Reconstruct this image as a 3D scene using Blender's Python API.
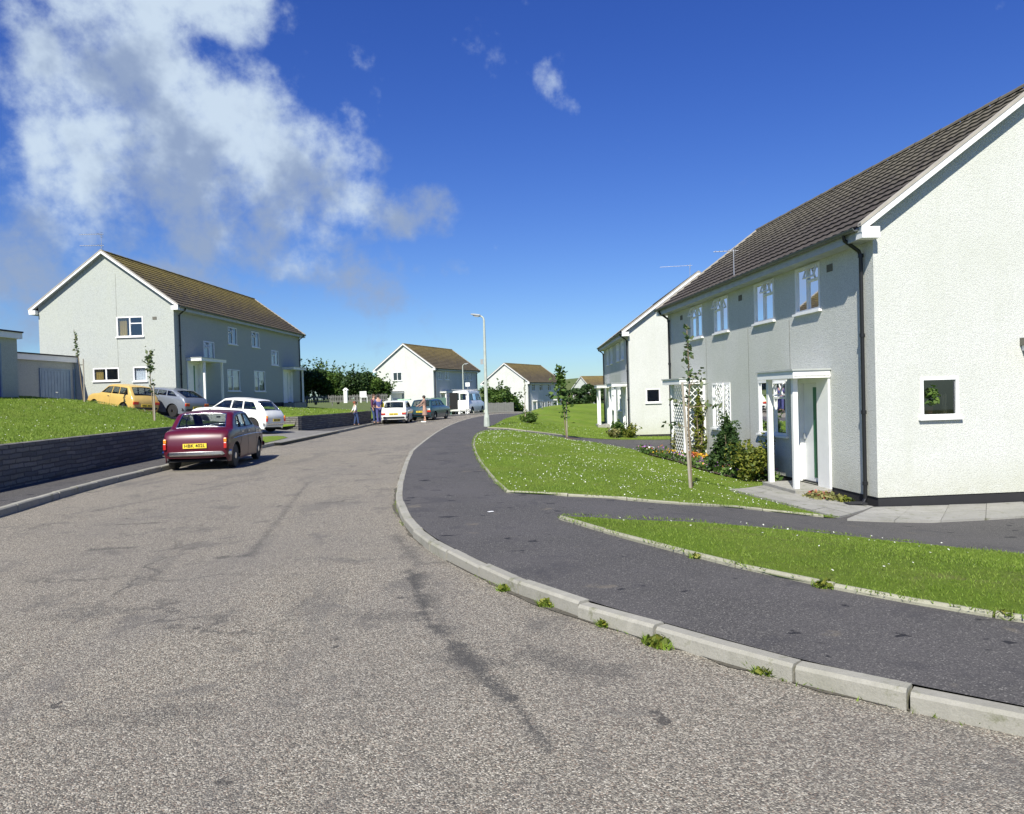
import bpy, bmesh, math, random
import numpy as np
from mathutils import Vector, Matrix, noise
from mathutils.geometry import delaunay_2d_cdt

for o in list(bpy.data.objects):
    bpy.data.objects.remove(o)
SC = bpy.context.scene
COL = SC.collection
random.seed(7)
RNG = np.random.default_rng(11)
RAD = math.radians

# ------------------------------------------------------------------ camera
EYE = 1.55
cd = bpy.data.cameras.new("camera")
cam = bpy.data.objects.new("camera", cd)
COL.objects.link(cam)
cd.sensor_width = 36.0
cd.lens = 740.0 / 1024.0 * 36.0
cd.clip_start = 0.05
cd.clip_end = 6000
_f = Vector((0, math.cos(RAD(.952)), -math.sin(RAD(.952))))
_r0 = Vector((1, 0, 0)); _u0 = _r0.cross(_f)
_r = _r0 * math.cos(RAD(1.6)) - _u0 * math.sin(RAD(1.6))
_u = _r0 * math.sin(RAD(1.6)) + _u0 * math.cos(RAD(1.6))
cam.matrix_world = Matrix(((_r.x, _u.x, -_f.x, 0), (_r.y, _u.y, -_f.y, 0), (_r.z, _u.z, -_f.z, EYE), (0, 0, 0, 1)))
SC.camera = cam

# ------------------------------------------------------------------ sun and sky
SUN_EL, SUN_AZ = 44.6, 16.0          # elevation; heading the light travels, degrees right of +Y
sd = bpy.data.lights.new("sun", 'SUN')
sd.energy = 4.7
sd.angle = RAD(.5)
sd.color = (1.0, .965, .87)
sun = bpy.data.objects.new("sun", sd); COL.objects.link(sun)
_d = Vector((math.sin(RAD(SUN_AZ)) * math.cos(RAD(SUN_EL)), math.cos(RAD(SUN_AZ)) * math.cos(RAD(SUN_EL)), -math.sin(RAD(SUN_EL))))
sun.rotation_euler = _d.to_track_quat('-Z', 'Y').to_euler()
sun.location = (0, -20, 40)

world = bpy.data.worlds.new("World"); SC.world = world
world.use_nodes = True
WN = world.node_tree; WN.nodes.clear()
def wn(t, **k):
    n = WN.nodes.new(t)
    for a, b in k.items():
        setattr(n, a, b)
    return n
def wmath(op, a, b=None, clamp=False):
    n = wn('ShaderNodeMath', operation=op, use_clamp=clamp)
    for i, v in enumerate((a, b)):
        if v is None: continue
        if isinstance(v, (int, float)): n.inputs[i].default_value = v
        else: WN.links.new(v, n.inputs[i])
    return n.outputs[0]
out = wn('ShaderNodeOutputWorld'); bg = wn('ShaderNodeBackground')
bg.inputs['Strength'].default_value = .054
WN.links.new(bg.outputs[0], out.inputs[0])
sky = wn('ShaderNodeTexSky', sky_type='NISHITA')
sky.sun_disc = False
sky.sun_elevation = RAD(SUN_EL)
sky.sun_rotation = RAD(180 + SUN_AZ)
sky.altitude = 0; sky.air_density = 1.0; sky.dust_density = .15; sky.ozone_density = 2.2
tc = wn('ShaderNodeTexCoord')
sep = wn('ShaderNodeSeparateXYZ'); WN.links.new(tc.outputs['Generated'], sep.inputs[0])
X, Y, Z = sep.outputs
hsv = wn('ShaderNodeHueSaturation'); hsv.inputs['Saturation'].default_value = 1.12
hsv.inputs['Hue'].default_value = .512
WN.links.new(sky.outputs[0], hsv.inputs['Color'])
tint = wn('ShaderNodeMix', data_type='RGBA', blend_type='MULTIPLY'); tint.inputs['Factor'].default_value = 1
WN.links.new(hsv.outputs[0], tint.inputs['A'])
# the slide film's deep blue zenith: the sky darkens with elevation
el = wn('ShaderNodeMapRange', interpolation_type='SMOOTHSTEP')
WN.links.new(Z, el.inputs['Value']); el.inputs['From Min'].default_value = 0.0; el.inputs['From Max'].default_value = .5
tr = wn('ShaderNodeMix', data_type='RGBA'); WN.links.new(el.outputs[0], tr.inputs['Factor'])
tr.inputs['A'].default_value = (.74, 1.0, 1.36, 1); tr.inputs['B'].default_value = (.50, .82, 1.55, 1)
WN.links.new(tr.outputs['Result'], tint.inputs['B'])
# clouds: noise on a plane overhead, gathered by a few soft patches
def patch(az, elv, ra, re, rot=0.0):
    """soft elliptical patch in (azimuth, elevation) degrees"""
    A = wmath('MULTIPLY', wmath('ARCTAN2', X, Y), 57.2958)
    E_ = wmath('MULTIPLY', wmath('ARCSINE', Z), 57.2958)
    da = wmath('SUBTRACT', A, az); de = wmath('SUBTRACT', E_, elv)
    c, s = math.cos(RAD(rot)), math.sin(RAD(rot))
    p = wmath('ADD', wmath('MULTIPLY', da, c), wmath('MULTIPLY', de, s))
    q = wmath('SUBTRACT', wmath('MULTIPLY', de, c), wmath('MULTIPLY', da, s))
    p = wmath('DIVIDE', p, ra); q = wmath('DIVIDE', q, re)
    r2 = wmath('ADD', wmath('MULTIPLY', p, p), wmath('MULTIPLY', q, q))
    return wmath('SUBTRACT', 1.0, r2)
PX = [(120, 50, 150, 95, .95), (215, 150, 165, 100, 1.0), (310, 165, 100, 75, .95), (345, 195, 62, 42, .9), (240, 235, 150, 62, .85), (385, 280, 58, 34, .66), (425, 212, 50, 36, .66),
      (572, 78, 24, 38, .34), (35, 270, 110, 95, .9), (225, 0, 95, 50, .9), (375, 80, 60, 44, .18), (40, 20, 60, 60, .7), (170, 290, 150, 50, .8), (455, 270, 22, 14, .45), (90, 170, 90, 80, .7)]
PATCH = []
for (u, v, ru, rv, amp) in PX:
    hz = 394.7 - .028 * (u - 512); k = math.hypot(740, u - 512)
    PATCH.append((math.degrees(math.atan2(u - 512, 740)), math.degrees(math.atan2(hz - v, k)), math.degrees(ru * 740 / k / k), math.degrees(rv / k), 0, amp))
cov = None
for a, e, ra, re, ro, amp in PATCH:
    m = wmath('MULTIPLY', wmath('MAXIMUM', patch(a, e, ra, re, ro), -1.5), amp)
    cov = m if cov is None else wmath('MAXIMUM', cov, m)
def wnoise(scale, detail, rough, vec=None, off=(0, 0, 0), dist=0.0):
    mp = wn('ShaderNodeMapping'); mp.inputs['Location'].default_value = off
    WN.links.new(vec or tc.outputs['Generated'], mp.inputs[0])
    n = wn('ShaderNodeTexNoise'); n.inputs['Scale'].default_value = scale; n.inputs['Detail'].default_value = detail
    n.inputs['Roughness'].default_value = rough; n.inputs['Distortion'].default_value = dist
    WN.links.new(mp.outputs[0], n.inputs['Vector'])
    return n.outputs['Fac']
n1 = wnoise(7.0, 8, .55, dist=.15); n2 = wnoise(22.0, 6, .6, off=(3, 1, 2))
nn = wmath('ADD', wmath('MULTIPLY', wmath('SUBTRACT', n1, .5), 2.3), wmath('MULTIPLY', wmath('SUBTRACT', n2, .5), 1.5))
dens = wmath('ADD', cov, nn)
al = wn('ShaderNodeMapRange', interpolation_type='SMOOTHSTEP'); WN.links.new(dens, al.inputs['Value'])
al.inputs['From Min'].default_value = .10; al.inputs['From Max'].default_value = .98
alpha = wmath('MULTIPLY', al.outputs[0], .92)
# cloud colour: sunlit tops pale, thick undersides grey blue
lo = wnoise(9.0, 5, .55, off=(5, 5, 4.92))
cb = wn('ShaderNodeMapRange', interpolation_type='SMOOTHSTEP'); WN.links.new(wmath('ADD', lo, wmath('MULTIPLY', wmath('SUBTRACT', Z, .26), 1.0)), cb.inputs['Value'])
cb.inputs['From Min'].default_value = .41; cb.inputs['From Max'].default_value = .63
cc = wn('ShaderNodeMix', data_type='RGBA'); WN.links.new(cb.outputs[0], cc.inputs['Factor'])
cc.inputs['A'].default_value = (3.7, 4.8, 6.9, 1); cc.inputs['B'].default_value = (7.8, 9.3, 10.8, 1)
mx = wn('ShaderNodeMix', data_type='RGBA'); WN.links.new(alpha, mx.inputs['Factor'])
WN.links.new(tint.outputs['Result'], mx.inputs['A']); WN.links.new(cc.outputs['Result'], mx.inputs['B'])
WN.links.new(mx.outputs['Result'], bg.inputs['Color'])

SC.view_settings.view_transform = 'Standard'
SC.view_settings.look = 'None'
SC.view_settings.gamma = 1
SC.view_settings.use_curve_mapping = False
SC.view_settings.exposure = 0.62

# ------------------------------------------------------------------ materials
MATS = {}
class NT:
    def __init__(self, name):
        self.m = bpy.data.materials.new(name); self.m.use_nodes = True
        self.t = self.m.node_tree; self.t.nodes.clear()
        self.out = self.n('ShaderNodeOutputMaterial'); self.b = self.n('ShaderNodeBsdfPrincipled')
        self.t.links.new(self.b.outputs[0], self.out.inputs[0])
        self.tc = self.n('ShaderNodeTexCoord')
    def n(self, t, **k):
        x = self.t.nodes.new(t)
        for a, b in k.items(): setattr(x, a, b)
        return x
    def l(self, a, b): self.t.links.new(a, b)
    def noise(self, scale, detail=4, rough=.55, dist=0, vec=None, out='Fac'):
        x = self.n('ShaderNodeTexNoise'); x.inputs['Scale'].default_value = scale; x.inputs['Detail'].default_value = detail
        x.inputs['Roughness'].default_value = rough; x.inputs['Distortion'].default_value = dist
        self.l(vec or self.tc.outputs['Object'], x.inputs['Vector']); return x.outputs[out]
    def vor(self, scale, feature='F1', vec=None, out='Distance', rnd=1.0):
        x = self.n('ShaderNodeTexVoronoi', feature=feature); x.inputs['Scale'].default_value = scale
        x.inputs['Randomness'].default_value = rnd
        self.l(vec or self.tc.outputs['Object'], x.inputs['Vector']); return x.outputs[out]
    def mapping(self, scale=(1, 1, 1), rot=(0, 0, 0), loc=(0, 0, 0)):
        x = self.n('ShaderNodeMapping'); x.inputs['Scale'].default_value = scale; x.inputs['Rotation'].default_value = rot; x.inputs['Location'].default_value = loc
        self.l(self.tc.outputs['Object'], x.inputs[0]); return x.outputs[0]
    def ramp(self, v, stops):
        x = self.n('ShaderNodeValToRGB'); e = x.color_ramp.elements
        while len(e) < len(stops): e.new(.5)
        for i, (p, c) in enumerate(stops):
            e[i].position = p; e[i].color = (c, c, c, 1) if isinstance(c, (int, float)) else (*c, 1)
        self.l(v, x.inputs[0]); return x.outputs[0]
    def mix(self, f, a, b, blend='MIX'):
        x = self.n('ShaderNodeMix', data_type='RGBA', blend_type=blend)
        for s, v in (('Factor', f), ('A', a), ('B', b)):
            if isinstance(v, (int, float)): 
                x.inputs[s].default_value = v if s == 'Factor' else (v, v, v, 1)
            elif isinstance(v, tuple): x.inputs[s].default_value = (*v[:3], 1)
            else: self.l(v, x.inputs[s])
        return x.outputs['Result']
    def math(self, op, a, b=None, clamp=False):
        x = self.n('ShaderNodeMath', operation=op, use_clamp=clamp)
        for i, v in enumerate((a, b)):
            if v is None: continue
            if isinstance(v, (int, float)): x.inputs[i].default_value = v
            else: self.l(v, x.inputs[i])
        return x.outputs[0]
    def col(self, c):
        if isinstance(c, tuple): self.b.inputs['Base Color'].default_value = (*c, 1)
        else: self.l(c, self.b.inputs['Base Color'])
    def bump(self, h, strength=.5, dist=.01):
        x = self.n('ShaderNodeBump'); x.inputs['Strength'].default_value = strength; x.inputs['Distance'].default_value = dist
        self.l(h, x.inputs['Height']); self.l(x.outputs[0], self.b.inputs['Normal'])
    def set(self, **k):
        for a, v in k.items(): self.b.inputs[a.replace('_', ' ')].default_value = v

def simple(name, c, rough=.6, metal=0.0, var=.12, vs=3.0, coat=0.0, spec=.5, bump=0.0, bs=60):
    if name in MATS: return MATS[name]
    t = NT(name)
    d = tuple(x * (1 - var) for x in c); l = tuple(min(1, x * (1 + var)) for x in c)
    t.col(t.mix(t.ramp(t.noise(vs, 5, .6), [(.3, 0), (.7, 1)]), d, l))
    t.set(Roughness=rough, Metallic=metal); t.b.inputs['Specular IOR Level'].default_value = spec
    t.b.inputs['Coat Weight'].default_value = coat; t.b.inputs['Coat Roughness'].default_value = .05
    if bump: t.bump(t.noise(bs, 4), bump, .005)
    MATS[name] = t.m; return t.m

def render_mat(name, c, stain=(.45, .47, .38), scale=38):
    """rough pebble-dashed render"""
    t = NT(name)
    v = t.vor(scale); v2 = t.noise(scale * 2.2, 3)
    big = t.noise(.55, 6, .62); mid = t.noise(4, 5, .6)
    base = t.mix(t.ramp(v, [(.1, .0), (.75, 1)]), tuple(min(1, x * 1.04) for x in c), tuple(x * .70 for x in c))  # gaps between pebbles darkened: fine relief shading put into the colour
    base = t.mix(t.math('MULTIPLY', t.ramp(t.noise(21, 5, .7), [(.5, 0), (.7, 1)]), .35), base, tuple(x * .72 for x in c))
    base = t.mix(t.math('MULTIPLY', t.ramp(big, [(.42, 0), (.72, 1)]), .35), base, stain)
    base = t.mix(t.math('MULTIPLY', t.ramp(mid, [(.5, 0), (.8, 1)]), .28), base, tuple(x * .8 for x in c))
    # rain streaks under the eaves and splash dirt near the ground
    st = t.noise(1.0, 4, .6, vec=t.mapping((2.6, 2.6, .3)))
    base = t.mix(t.math('MULTIPLY', t.ramp(st, [(.52, 0), (.78, 1)]), .26), base, stain)
    sp = t.n('ShaderNodeSeparateXYZ'); t.l(t.tc.outputs['Object'], sp.inputs[0])
    lo = t.math('SUBTRACT', 1.0, t.math('MULTIPLY', sp.outputs[2], 1.1), clamp=True)
    base = t.mix(t.math('MULTIPLY', t.math('MULTIPLY', lo, mid), .8), base, (.36, .36, .24))
    t.col(base); t.set(Roughness=.95); t.b.inputs['Specular IOR Level'].default_value = .15
    t.bump(t.math('ADD', t.math('MULTIPLY', v, -1.0), t.math('MULTIPLY', v2, .5)), .75, .008)
    return t.m
MATS['render_green'] = render_mat('render_green', (.70, .71, .655), scale=64)
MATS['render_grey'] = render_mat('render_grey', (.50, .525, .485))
MATS['render_white'] = render_mat('render_white', (.72, .735, .68))

def tile_mat(name, c1, c2, lichen, lam):
    t = NT(name)
    a = t.noise(1.2, 6, .65); b = t.noise(14, 4, .7); g = t.n('ShaderNodeNewGeometry').outputs['Random Per Island']
    x = t.mix(t.ramp(b, [(.3, 0), (.7, 1)]), c1, c2)
    # individual tiles differ: cells one tile wide, one course high
    cell = t.n('ShaderNodeTexWhiteNoise'); sn = t.n('ShaderNodeVectorMath', operation='SNAP')
    t.l(t.mapping(loc=(.35, 0, 0)), sn.inputs[0]); sn.inputs[1].default_value = (.25667, .3, 50)
    t.l(sn.outputs[0], cell.inputs[0])
    x = t.mix(t.math('MULTIPLY', cell.outputs[0], .25), x, tuple(v * .55 for v in c1))
    sp = t.n('ShaderNodeSeparateXYZ'); t.l(t.tc.outputs['Object'], sp.inputs[0])
    up = t.n('ShaderNodeMapRange'); t.l(sp.outputs[2], up.inputs[0]); up.inputs[1].default_value = 5.8; up.inputs[2].default_value = 8.0
    m = t.math('MULTIPLY', t.ramp(t.math('ADD', t.math('MULTIPLY', up.outputs[0], .34), t.noise(5, 6, .7)), [(.52, 0), (.78, 1)]), lam)
    x = t.mix(m, x, lichen)
    x = t.mix(t.math('MULTIPLY', t.ramp(a, [(.4, 0), (.7, 1)]), .4), x, tuple(v * .6 for v in c1))
    t.col(x); t.set(Roughness=.9); t.b.inputs['Specular IOR Level'].default_value = .2
    t.bump(t.noise(60, 4), .5, .006)
    return t.m
MATS['tiles_brown'] = tile_mat('tiles_brown', (.068, .058, .051), (.108, .094, .083), (.30, .27, .18), .35)
MATS['tiles_lichen'] = tile_mat('tiles_lichen', (.065, .055, .044), (.125, .10, .072), (.26, .20, .045), .65)
MATS['tiles_far'] = tile_mat('tiles_far', (.085, .07, .048), (.145, .115, .075), (.24, .18, .055), .7)

def road_mat():
    t = NT('chip_seal')
    v = t.vor(140, out='Color'); vd = t.vor(140)
    sepc = t.n('ShaderNodeSeparateColor'); t.l(v, sepc.inputs[0])
    c = t.ramp(sepc.outputs[0], [(0, (.043, .038, .030)), (.30, (.135, .120, .094)), (.62, (.28, .252, .196)), (.88, (.49, .447, .35)), (1.0, (.72, .67, .55))])
    w = t.math('MULTIPLY', t.ramp(sepc.outputs[1], [(.86, 0), (.9, 1)]), .35)
    c = t.mix(w, c, (.38, .24, .16))
    fine = t.noise(190, 2)
    c = t.mix(t.math('MULTIPLY', t.ramp(fine, [(.35, 1), (.6, 0)]), .35), c, (.06, .055, .05))
    # broad wear: darker traffic lanes, dark patches where the chippings have gone, a few repaired cracks
    big = t.noise(.35, 6, .6); mid = t.noise(1.6, 7, .68, .4)
    c = t.mix(t.math('MULTIPLY', t.ramp(big, [(.42, 0), (.64, 1)]), .30), c, (.13, .12, .112))
    c = t.mix(t.math('MULTIPLY', t.ramp(mid, [(.56, 0), (.64, 1)]), .55), c, (.085, .08, .074))
    strk = t.noise(1.0, 6, .62, .3, vec=t.mapping((1.3, .38, 1), rot=(0, 0, RAD(12))))
    c = t.mix(t.math('MULTIPLY', t.ramp(strk, [(.56, 0), (.66, 1)]), .45), c, (.10, .095, .088))
    lane = t.noise(1.0, 4, .55, vec=t.mapping((.9, .08, 1), rot=(0, 0, RAD(8))))
    c = t.mix(t.math('MULTIPLY', t.ramp(lane, [(.5, 0), (.68, 1)]), .26), c, (.15, .14, .13))
    cr = t.n('ShaderNodeTexVoronoi', feature='DISTANCE_TO_EDGE'); cr.inputs['Scale'].default_value = .23
    wv = t.n('ShaderNodeVectorMath', operation='ADD'); t.l(t.tc.outputs['Object'], wv.inputs[0]); 
    nz = t.n('ShaderNodeVectorMath', operation='SCALE'); t.l(t.noise(1.7, 5, .6, out='Color'), nz.inputs[0]); nz.inputs[3].default_value = 1.1
    t.l(nz.outputs[0], wv.inputs[1]); t.l(wv.outputs[0], cr.inputs['Vector'])
    crk = t.math('MULTIPLY', t.ramp(cr.outputs['Distance'], [(0.0, 1), (.009, 0)]), t.ramp(t.noise(.5, 3), [(.45, 0), (.6, .75)]))
    c = t.mix(crk, c, (.04, .038, .036))
    spot = t.math('MULTIPLY', t.ramp(t.noise(3.2, 5, .5, vec=t.mapping((1, .8, 1), loc=(7, 3, 0))), [(.70, 0), (.72, 1)]), .8)
    c = t.mix(spot, c, (.022, .021, .022))
    # tar bleeding through where tyres have worn the chippings: long streaks and blots at fixed spots in the road
    spx = t.n('ShaderNodeSeparateXYZ'); t.l(t.tc.outputs['Object'], spx.inputs[0])
    wob = t.math('SUBTRACT', t.noise(2.6, 6, .65), .5); edge = t.noise(9, 5, .7)
    for (ax, ay, bx, by, r, k) in ((-.95, 6.6, -.62, 5.1, .055, 1.15), (-.62, 5.1, -.05, 3.75, .05, 1.1), (-.05, 3.75, .12, 3.2, .035, .9), (-3.9, 14, -2.7, 7.5, .045, .6), (-.85, 6.4, -.25, 4.0, .08, .5), (-.9, 6.8, -1.35, 8.3, .07, .7), (.15, 4.35, .45, 4.05, .16, .7), (-.55, 4.4, -.05, 4.2, .07, .6), (-3.4, 5.5, -2.9, 5.55, .13, .55), 
                             (-2.95, 7.4, -2.7, 7.45, .06, .9), (-4.6, 8.0, -4.2, 8.05, .06, .9), (-5.3, 9.6, -4.6, 9.7, .05, .8), (-1.2, 5.3, -.75, 5.25, .10, .5), (-6.2, 11, -5.2, 15, .10, .5), (-2.2, 3.6, -1.6, 3.7, .09, .45)):
        dx, dy = bx - ax, by - ay; L2 = dx * dx + dy * dy
        px = t.math('SUBTRACT', spx.outputs[0], ax); py = t.math('SUBTRACT', spx.outputs[1], ay)
        h = t.math('DIVIDE', t.math('ADD', t.math('MULTIPLY', px, dx), t.math('MULTIPLY', py, dy)), L2, clamp=True)
        qx = t.math('SUBTRACT', px, t.math('MULTIPLY', h, dx)); qy = t.math('SUBTRACT', py, t.math('MULTIPLY', h, dy))
        dd = t.math('SQRT', t.math('ADD', t.math('MULTIPLY', qx, qx), t.math('MULTIPLY', qy, qy)))
        dd = t.math('ADD', dd, t.math('MULTIPLY', t.math('ADD', wob, t.math('SUBTRACT', edge, .5)), r * 4.5))
        mk = t.n('ShaderNodeMapRange', interpolation_type='SMOOTHSTEP'); t.l(dd, mk.inputs[0]); mk.inputs[1].default_value = r * 1.7; mk.inputs[2].default_value = -r * .3
        c = t.mix(t.math('MULTIPLY', t.math('MULTIPLY', mk.outputs[0], k), t.math('SUBTRACT', 1.15, t.math('MULTIPLY', sepc.outputs[0], .6)), clamp=True), c, (.045, .043, .041))
    far = t.noise(.09, 3)
    c = t.mix(t.math('MULTIPLY', far, .25), c, (.31, .29, .235))
    t.col(c); t.set(Roughness=.88); t.b.inputs['Specular IOR Level'].default_value = .3
    t.bump(t.math('MULTIPLY', t.math('ADD', vd, t.math('MULTIPLY', mid, .4)), -1.0), .8, .007)
    return t.m
MATS['road'] = road_mat()
def asphalt_mat():
    t = NT('footpath_tarmac')
    v = t.vor(150, out='Color'); s = t.n('ShaderNodeSeparateColor'); t.l(v, s.inputs[0])
    c = t.ramp(s.outputs[0], [(0, (.040, .038, .036)), (.6, (.076, .072, .067)), (.93, (.118, .11, .10)), (1, (.26, .25, .22))])
    c = t.mix(t.math('MULTIPLY', t.ramp(t.noise(.6, 6, .6), [(.4, 0), (.7, 1)]), .5), c, (.105, .098, .095))
    c = t.mix(t.math('MULTIPLY', t.ramp(t.noise(1.3, 7, .7, .3), [(.55, 0), (.63, 1)]), .5), c, (.045, .043, .045))
    c = t.mix(t.ramp(t.noise(3.1, 4, .5, vec=t.mapping((1, 1.6, 1), loc=(2, 4, 0))), [(.665, 0), (.685, .9)]), c, (.012, .012, .014))
    c = t.mix(t.ramp(t.noise(2.3, 4, .5, vec=t.mapping(loc=(12, 9, 0))), [(.67, 0), (.72, .35)]), c, (.20, .17, .12))
    t.col(c); t.set(Roughness=.85); t.b.inputs['Specular IOR Level'].default_value = .35
    t.bump(t.noise(130, 3), .35, .004)
    return t.m
MATS['tarmac'] = asphalt_mat()
def grass_mat(name, a, b, dry):
    t = NT(name)
    c = t.mix(t.ramp(t.noise(34, 5, .75), [(.3, 0), (.72, 1)]), a, b)
    c = t.mix(t.math('MULTIPLY', t.ramp(t.noise(1.1, 7, .65), [(.40, 0), (.68, 1)]), .55), c, dry)
    c = t.mix(t.math('MULTIPLY', t.ramp(t.noise(.35, 5, .6), [(.45, 0), (.65, 1)]), .5), c, tuple(x * .72 for x in a))
    c = t.mix(t.math('MULTIPLY', t.ramp(t.noise(7, 6, .7), [(.55, 0), (.75, 1)]), .4), c, tuple(x * .45 for x in a))
    worn = t.math('MULTIPLY', t.ramp(t.noise(.8, 6, .7, .5, vec=t.mapping(loc=(4, 9, 1))), [(.56, 0), (.68, 1)]), .7)
    c = t.mix(worn, c, (.21, .20, .075))
    t.col(c); t.set(Roughness=.9); t.b.inputs['Specular IOR Level'].default_value = .15
    t.bump(t.noise(55, 6, .8), 1.0, .03)
    return t.m
MATS['grass'] = grass_mat('turf', (.098, .168, .014), (.180, .268, .030), (.225, .265, .050))
MATS['grass_far'] = grass_mat('pasture', (.085, .115, .035), (.12, .155, .05), (.16, .175, .07))
def leaf_mat(name, c1, c2, c3, trans=.25):
    t = NT(name)
    g = t.n('ShaderNodeNewGeometry').outputs['Random Per Island']
    c = t.ramp(g, [(0, c1), (.5, c2), (1, c3)])
    t.col(c); t.set(Roughness=.6); t.b.inputs['Specular IOR Level'].default_value = .3
    tl = t.n('ShaderNodeBsdfTranslucent'); t.l(c, tl.inputs[0])
    ms = t.n('ShaderNodeMixShader'); ms.inputs[0].default_value = trans
    t.l(t.b.outputs[0], ms.inputs[1]); t.l(tl.outputs[0], ms.inputs[2]); t.l(ms.outputs[0], t.out.inputs[0])
    return t.m
MATS['blade'] = leaf_mat('grass_blade', (.108, .178, .016), (.175, .270, .028), (.28, .36, .065), .3)
MATS['leaf_dark'] = leaf_mat('leaf_dark', (.018, .045, .012), (.035, .075, .018), (.07, .115, .03))
MATS['leaf_mid'] = leaf_mat('leaf_mid', (.04, .085, .015), (.075, .14, .025), (.13, .20, .04))
MATS['leaf_sapling'] = leaf_mat('leaf_sapling', (.05, .09, .03), (.09, .14, .05), (.20, .22, .11))
MATS['leaf_gold'] = leaf_mat('leaf_gold', (.05, .085, .012), (.12, .15, .02), (.26, .26, .04))
MATS['leaf_dry'] = leaf_mat('leaf_dry', (.10, .13, .03), (.22, .22, .07), (.34, .30, .13))
def glass_mat(name, tint, refl=.18, rough=.02, dens=.9):
    t = NT(name)
    g = t.n('ShaderNodeBsdfGlossy'); g.inputs['Roughness'].default_value = rough; g.inputs['Color'].default_value = (.95, .97, 1, 1)
    tr = t.n('ShaderNodeBsdfTransparent'); tr.inputs[0].default_value = (*tint, 1)
    fr = t.n('ShaderNodeFresnel'); fr.inputs[0].default_value = 1.45
    f = t.math('ADD', t.math('MULTIPLY', fr.outputs[0], dens), refl, clamp=True)
    ms = t.n('ShaderNodeMixShader'); t.l(f, ms.inputs[0]); t.l(tr.outputs[0], ms.inputs[1]); t.l(g.outputs[0], ms.inputs[2])
    t.l(ms.outputs[0], t.out.inputs[0]); t.t.nodes.remove(t.b); t.b = None
    return t.m
MATS['glass'] = glass_mat('window_glass', (.75, .8, .85), .10)
MATS['car_glass'] = glass_mat('car_glass', (.85, .9, .88), .03, dens=.7)
def stone_mat():
    t = NT('slate_walling')
    bt = t.n('ShaderNodeTexBrick'); bt.inputs['Scale'].default_value = 1
    bt.inputs['Brick Width'].default_value = .40; bt.inputs['Row Height'].default_value = .095; bt.inputs['Mortar Size'].default_value = .013
    bt.inputs['Color1'].default_value = (.11, .11, .105, 1); bt.inputs['Color2'].default_value = (.27, .25, .215, 1); bt.inputs['Mortar'].default_value = (.06, .058, .055, 1)
    sp = t.n('ShaderNodeSeparateXYZ'); t.l(t.tc.outputs['Object'], sp.inputs[0]); cb = t.n('ShaderNodeCombineXYZ')
    t.l(t.math('ADD', t.math('ADD', sp.outputs[0], sp.outputs[1]), t.math('MULTIPLY', t.noise(3, 3), .22)), cb.inputs[0]); t.l(t.math('ADD', sp.outputs[2], t.math('MULTIPLY', t.noise(2.5, 3), .07)), cb.inputs[1])
    t.l(cb.outputs[0], bt.inputs['Vector'])
    c = t.mix(t.math('MULTIPLY', t.noise(9, 5, .7), .8), bt.outputs['Color'], (.12, .115, .10))
    t.col(c); t.set(Roughness=.92)
    t.bump(t.math('SUBTRACT', t.noise(18, 5), t.math('MULTIPLY', bt.outputs['Fac'], 1.6)), .9, .03)
    return t.m
MATS['stone'] = stone_mat()
def concrete(name, c, sc=6):
    t = NT(name)
    x = t.mix(t.ramp(t.noise(sc, 7, .7), [(.3, 0), (.7, 1)]), tuple(v * .74 for v in c), c)
    x = t.mix(t.math('MULTIPLY', t.ramp(t.noise(120, 2), [(.45, 0), (.7, 1)]), .35), x, tuple(v * .5 for v in c))
    x = t.mix(t.math('MULTIPLY', t.ramp(t.noise(1.7, 6, .65), [(.5, 0), (.7, 1)]), .5), x, (c[0] * .5, c[1] * .52, c[2] * .42))
    isl = t.n('ShaderNodeNewGeometry').outputs['Random Per Island']
    x = t.mix(t.math('MULTIPLY', isl, .5), x, tuple(v * .62 for v in c))
    x = t.mix(t.math('MULTIPLY', t.ramp(t.noise(5.5, 6, .75), [(.56, 0), (.66, 1)]), .65), x, (.12, .125, .06))
    t.col(x); t.set(Roughness=.9); t.b.inputs['Specular IOR Level'].default_value = .25
    t.bump(t.noise(45, 6, .7), .5, .008)
    return t.m
MATS['kerb'] = concrete('kerb_concrete', (.40, .385, .325), 11)
MATS['edging'] = concrete('edging_concrete', (.40, .39, .29), 11)
MATS['slab'] = concrete('paving_slab', (.38, .37, .33), 3)
MATS['drive'] = concrete('drive_concrete', (.26, .25, .23), 2)
simple('white_paint', (.80, .80, .77), .45, var=.05)
simple('white_wood', (.78, .79, .75), .5, var=.06)
simple('grey_fascia', (.40, .42, .40), .55)
simple('gutter', (.10, .11, .105), .5)
simple('black_plastic', (.012, .012, .013), .4)
simple('plinth', (.018, .018, .019), .75)
simple('green_paint', (.035, .16, .07), .45)
simple('blue_paint', (.05, .10, .30), .5)
simple('blue_pale', (.22, .30, .38), .5)
simple('curtain_white', (.72, .73, .72), .9)
simple('curtain_gold', (.40, .27, .06), .9)
simple('room_shade_paint', (.035, .033, .03), .9)  # near-black tone paints the dimness of interiors behind windows and doors
simple('verge_cement', (.36, .33, .28), .9)
simple('lamp_paint', (.42, .46, .40), .55, var=.12, vs=5)
simple('lamp_head', (.30, .31, .30), .5)
simple('plastic_clear', (.55, .57, .56), .2)
simple('bark', (.20, .155, .10), .9, bump=.6)
simple('stake_wood', (.34, .30, .24), .9, bump=.5, vs=8)
simple('rubber', (.015, .015, .015), .7)
simple('chrome', (.75, .76, .78), .18, metal=1.0, var=.03)
simple('steel', (.5, .5, .5), .4, metal=.8)
simple('soil', (.085, .058, .038), .95, var=.35, vs=30, bump=.9)
simple('daisy', (.58, .59, .50), .8, var=.04)
simple('felt', (.035, .035, .038), .9)
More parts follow.
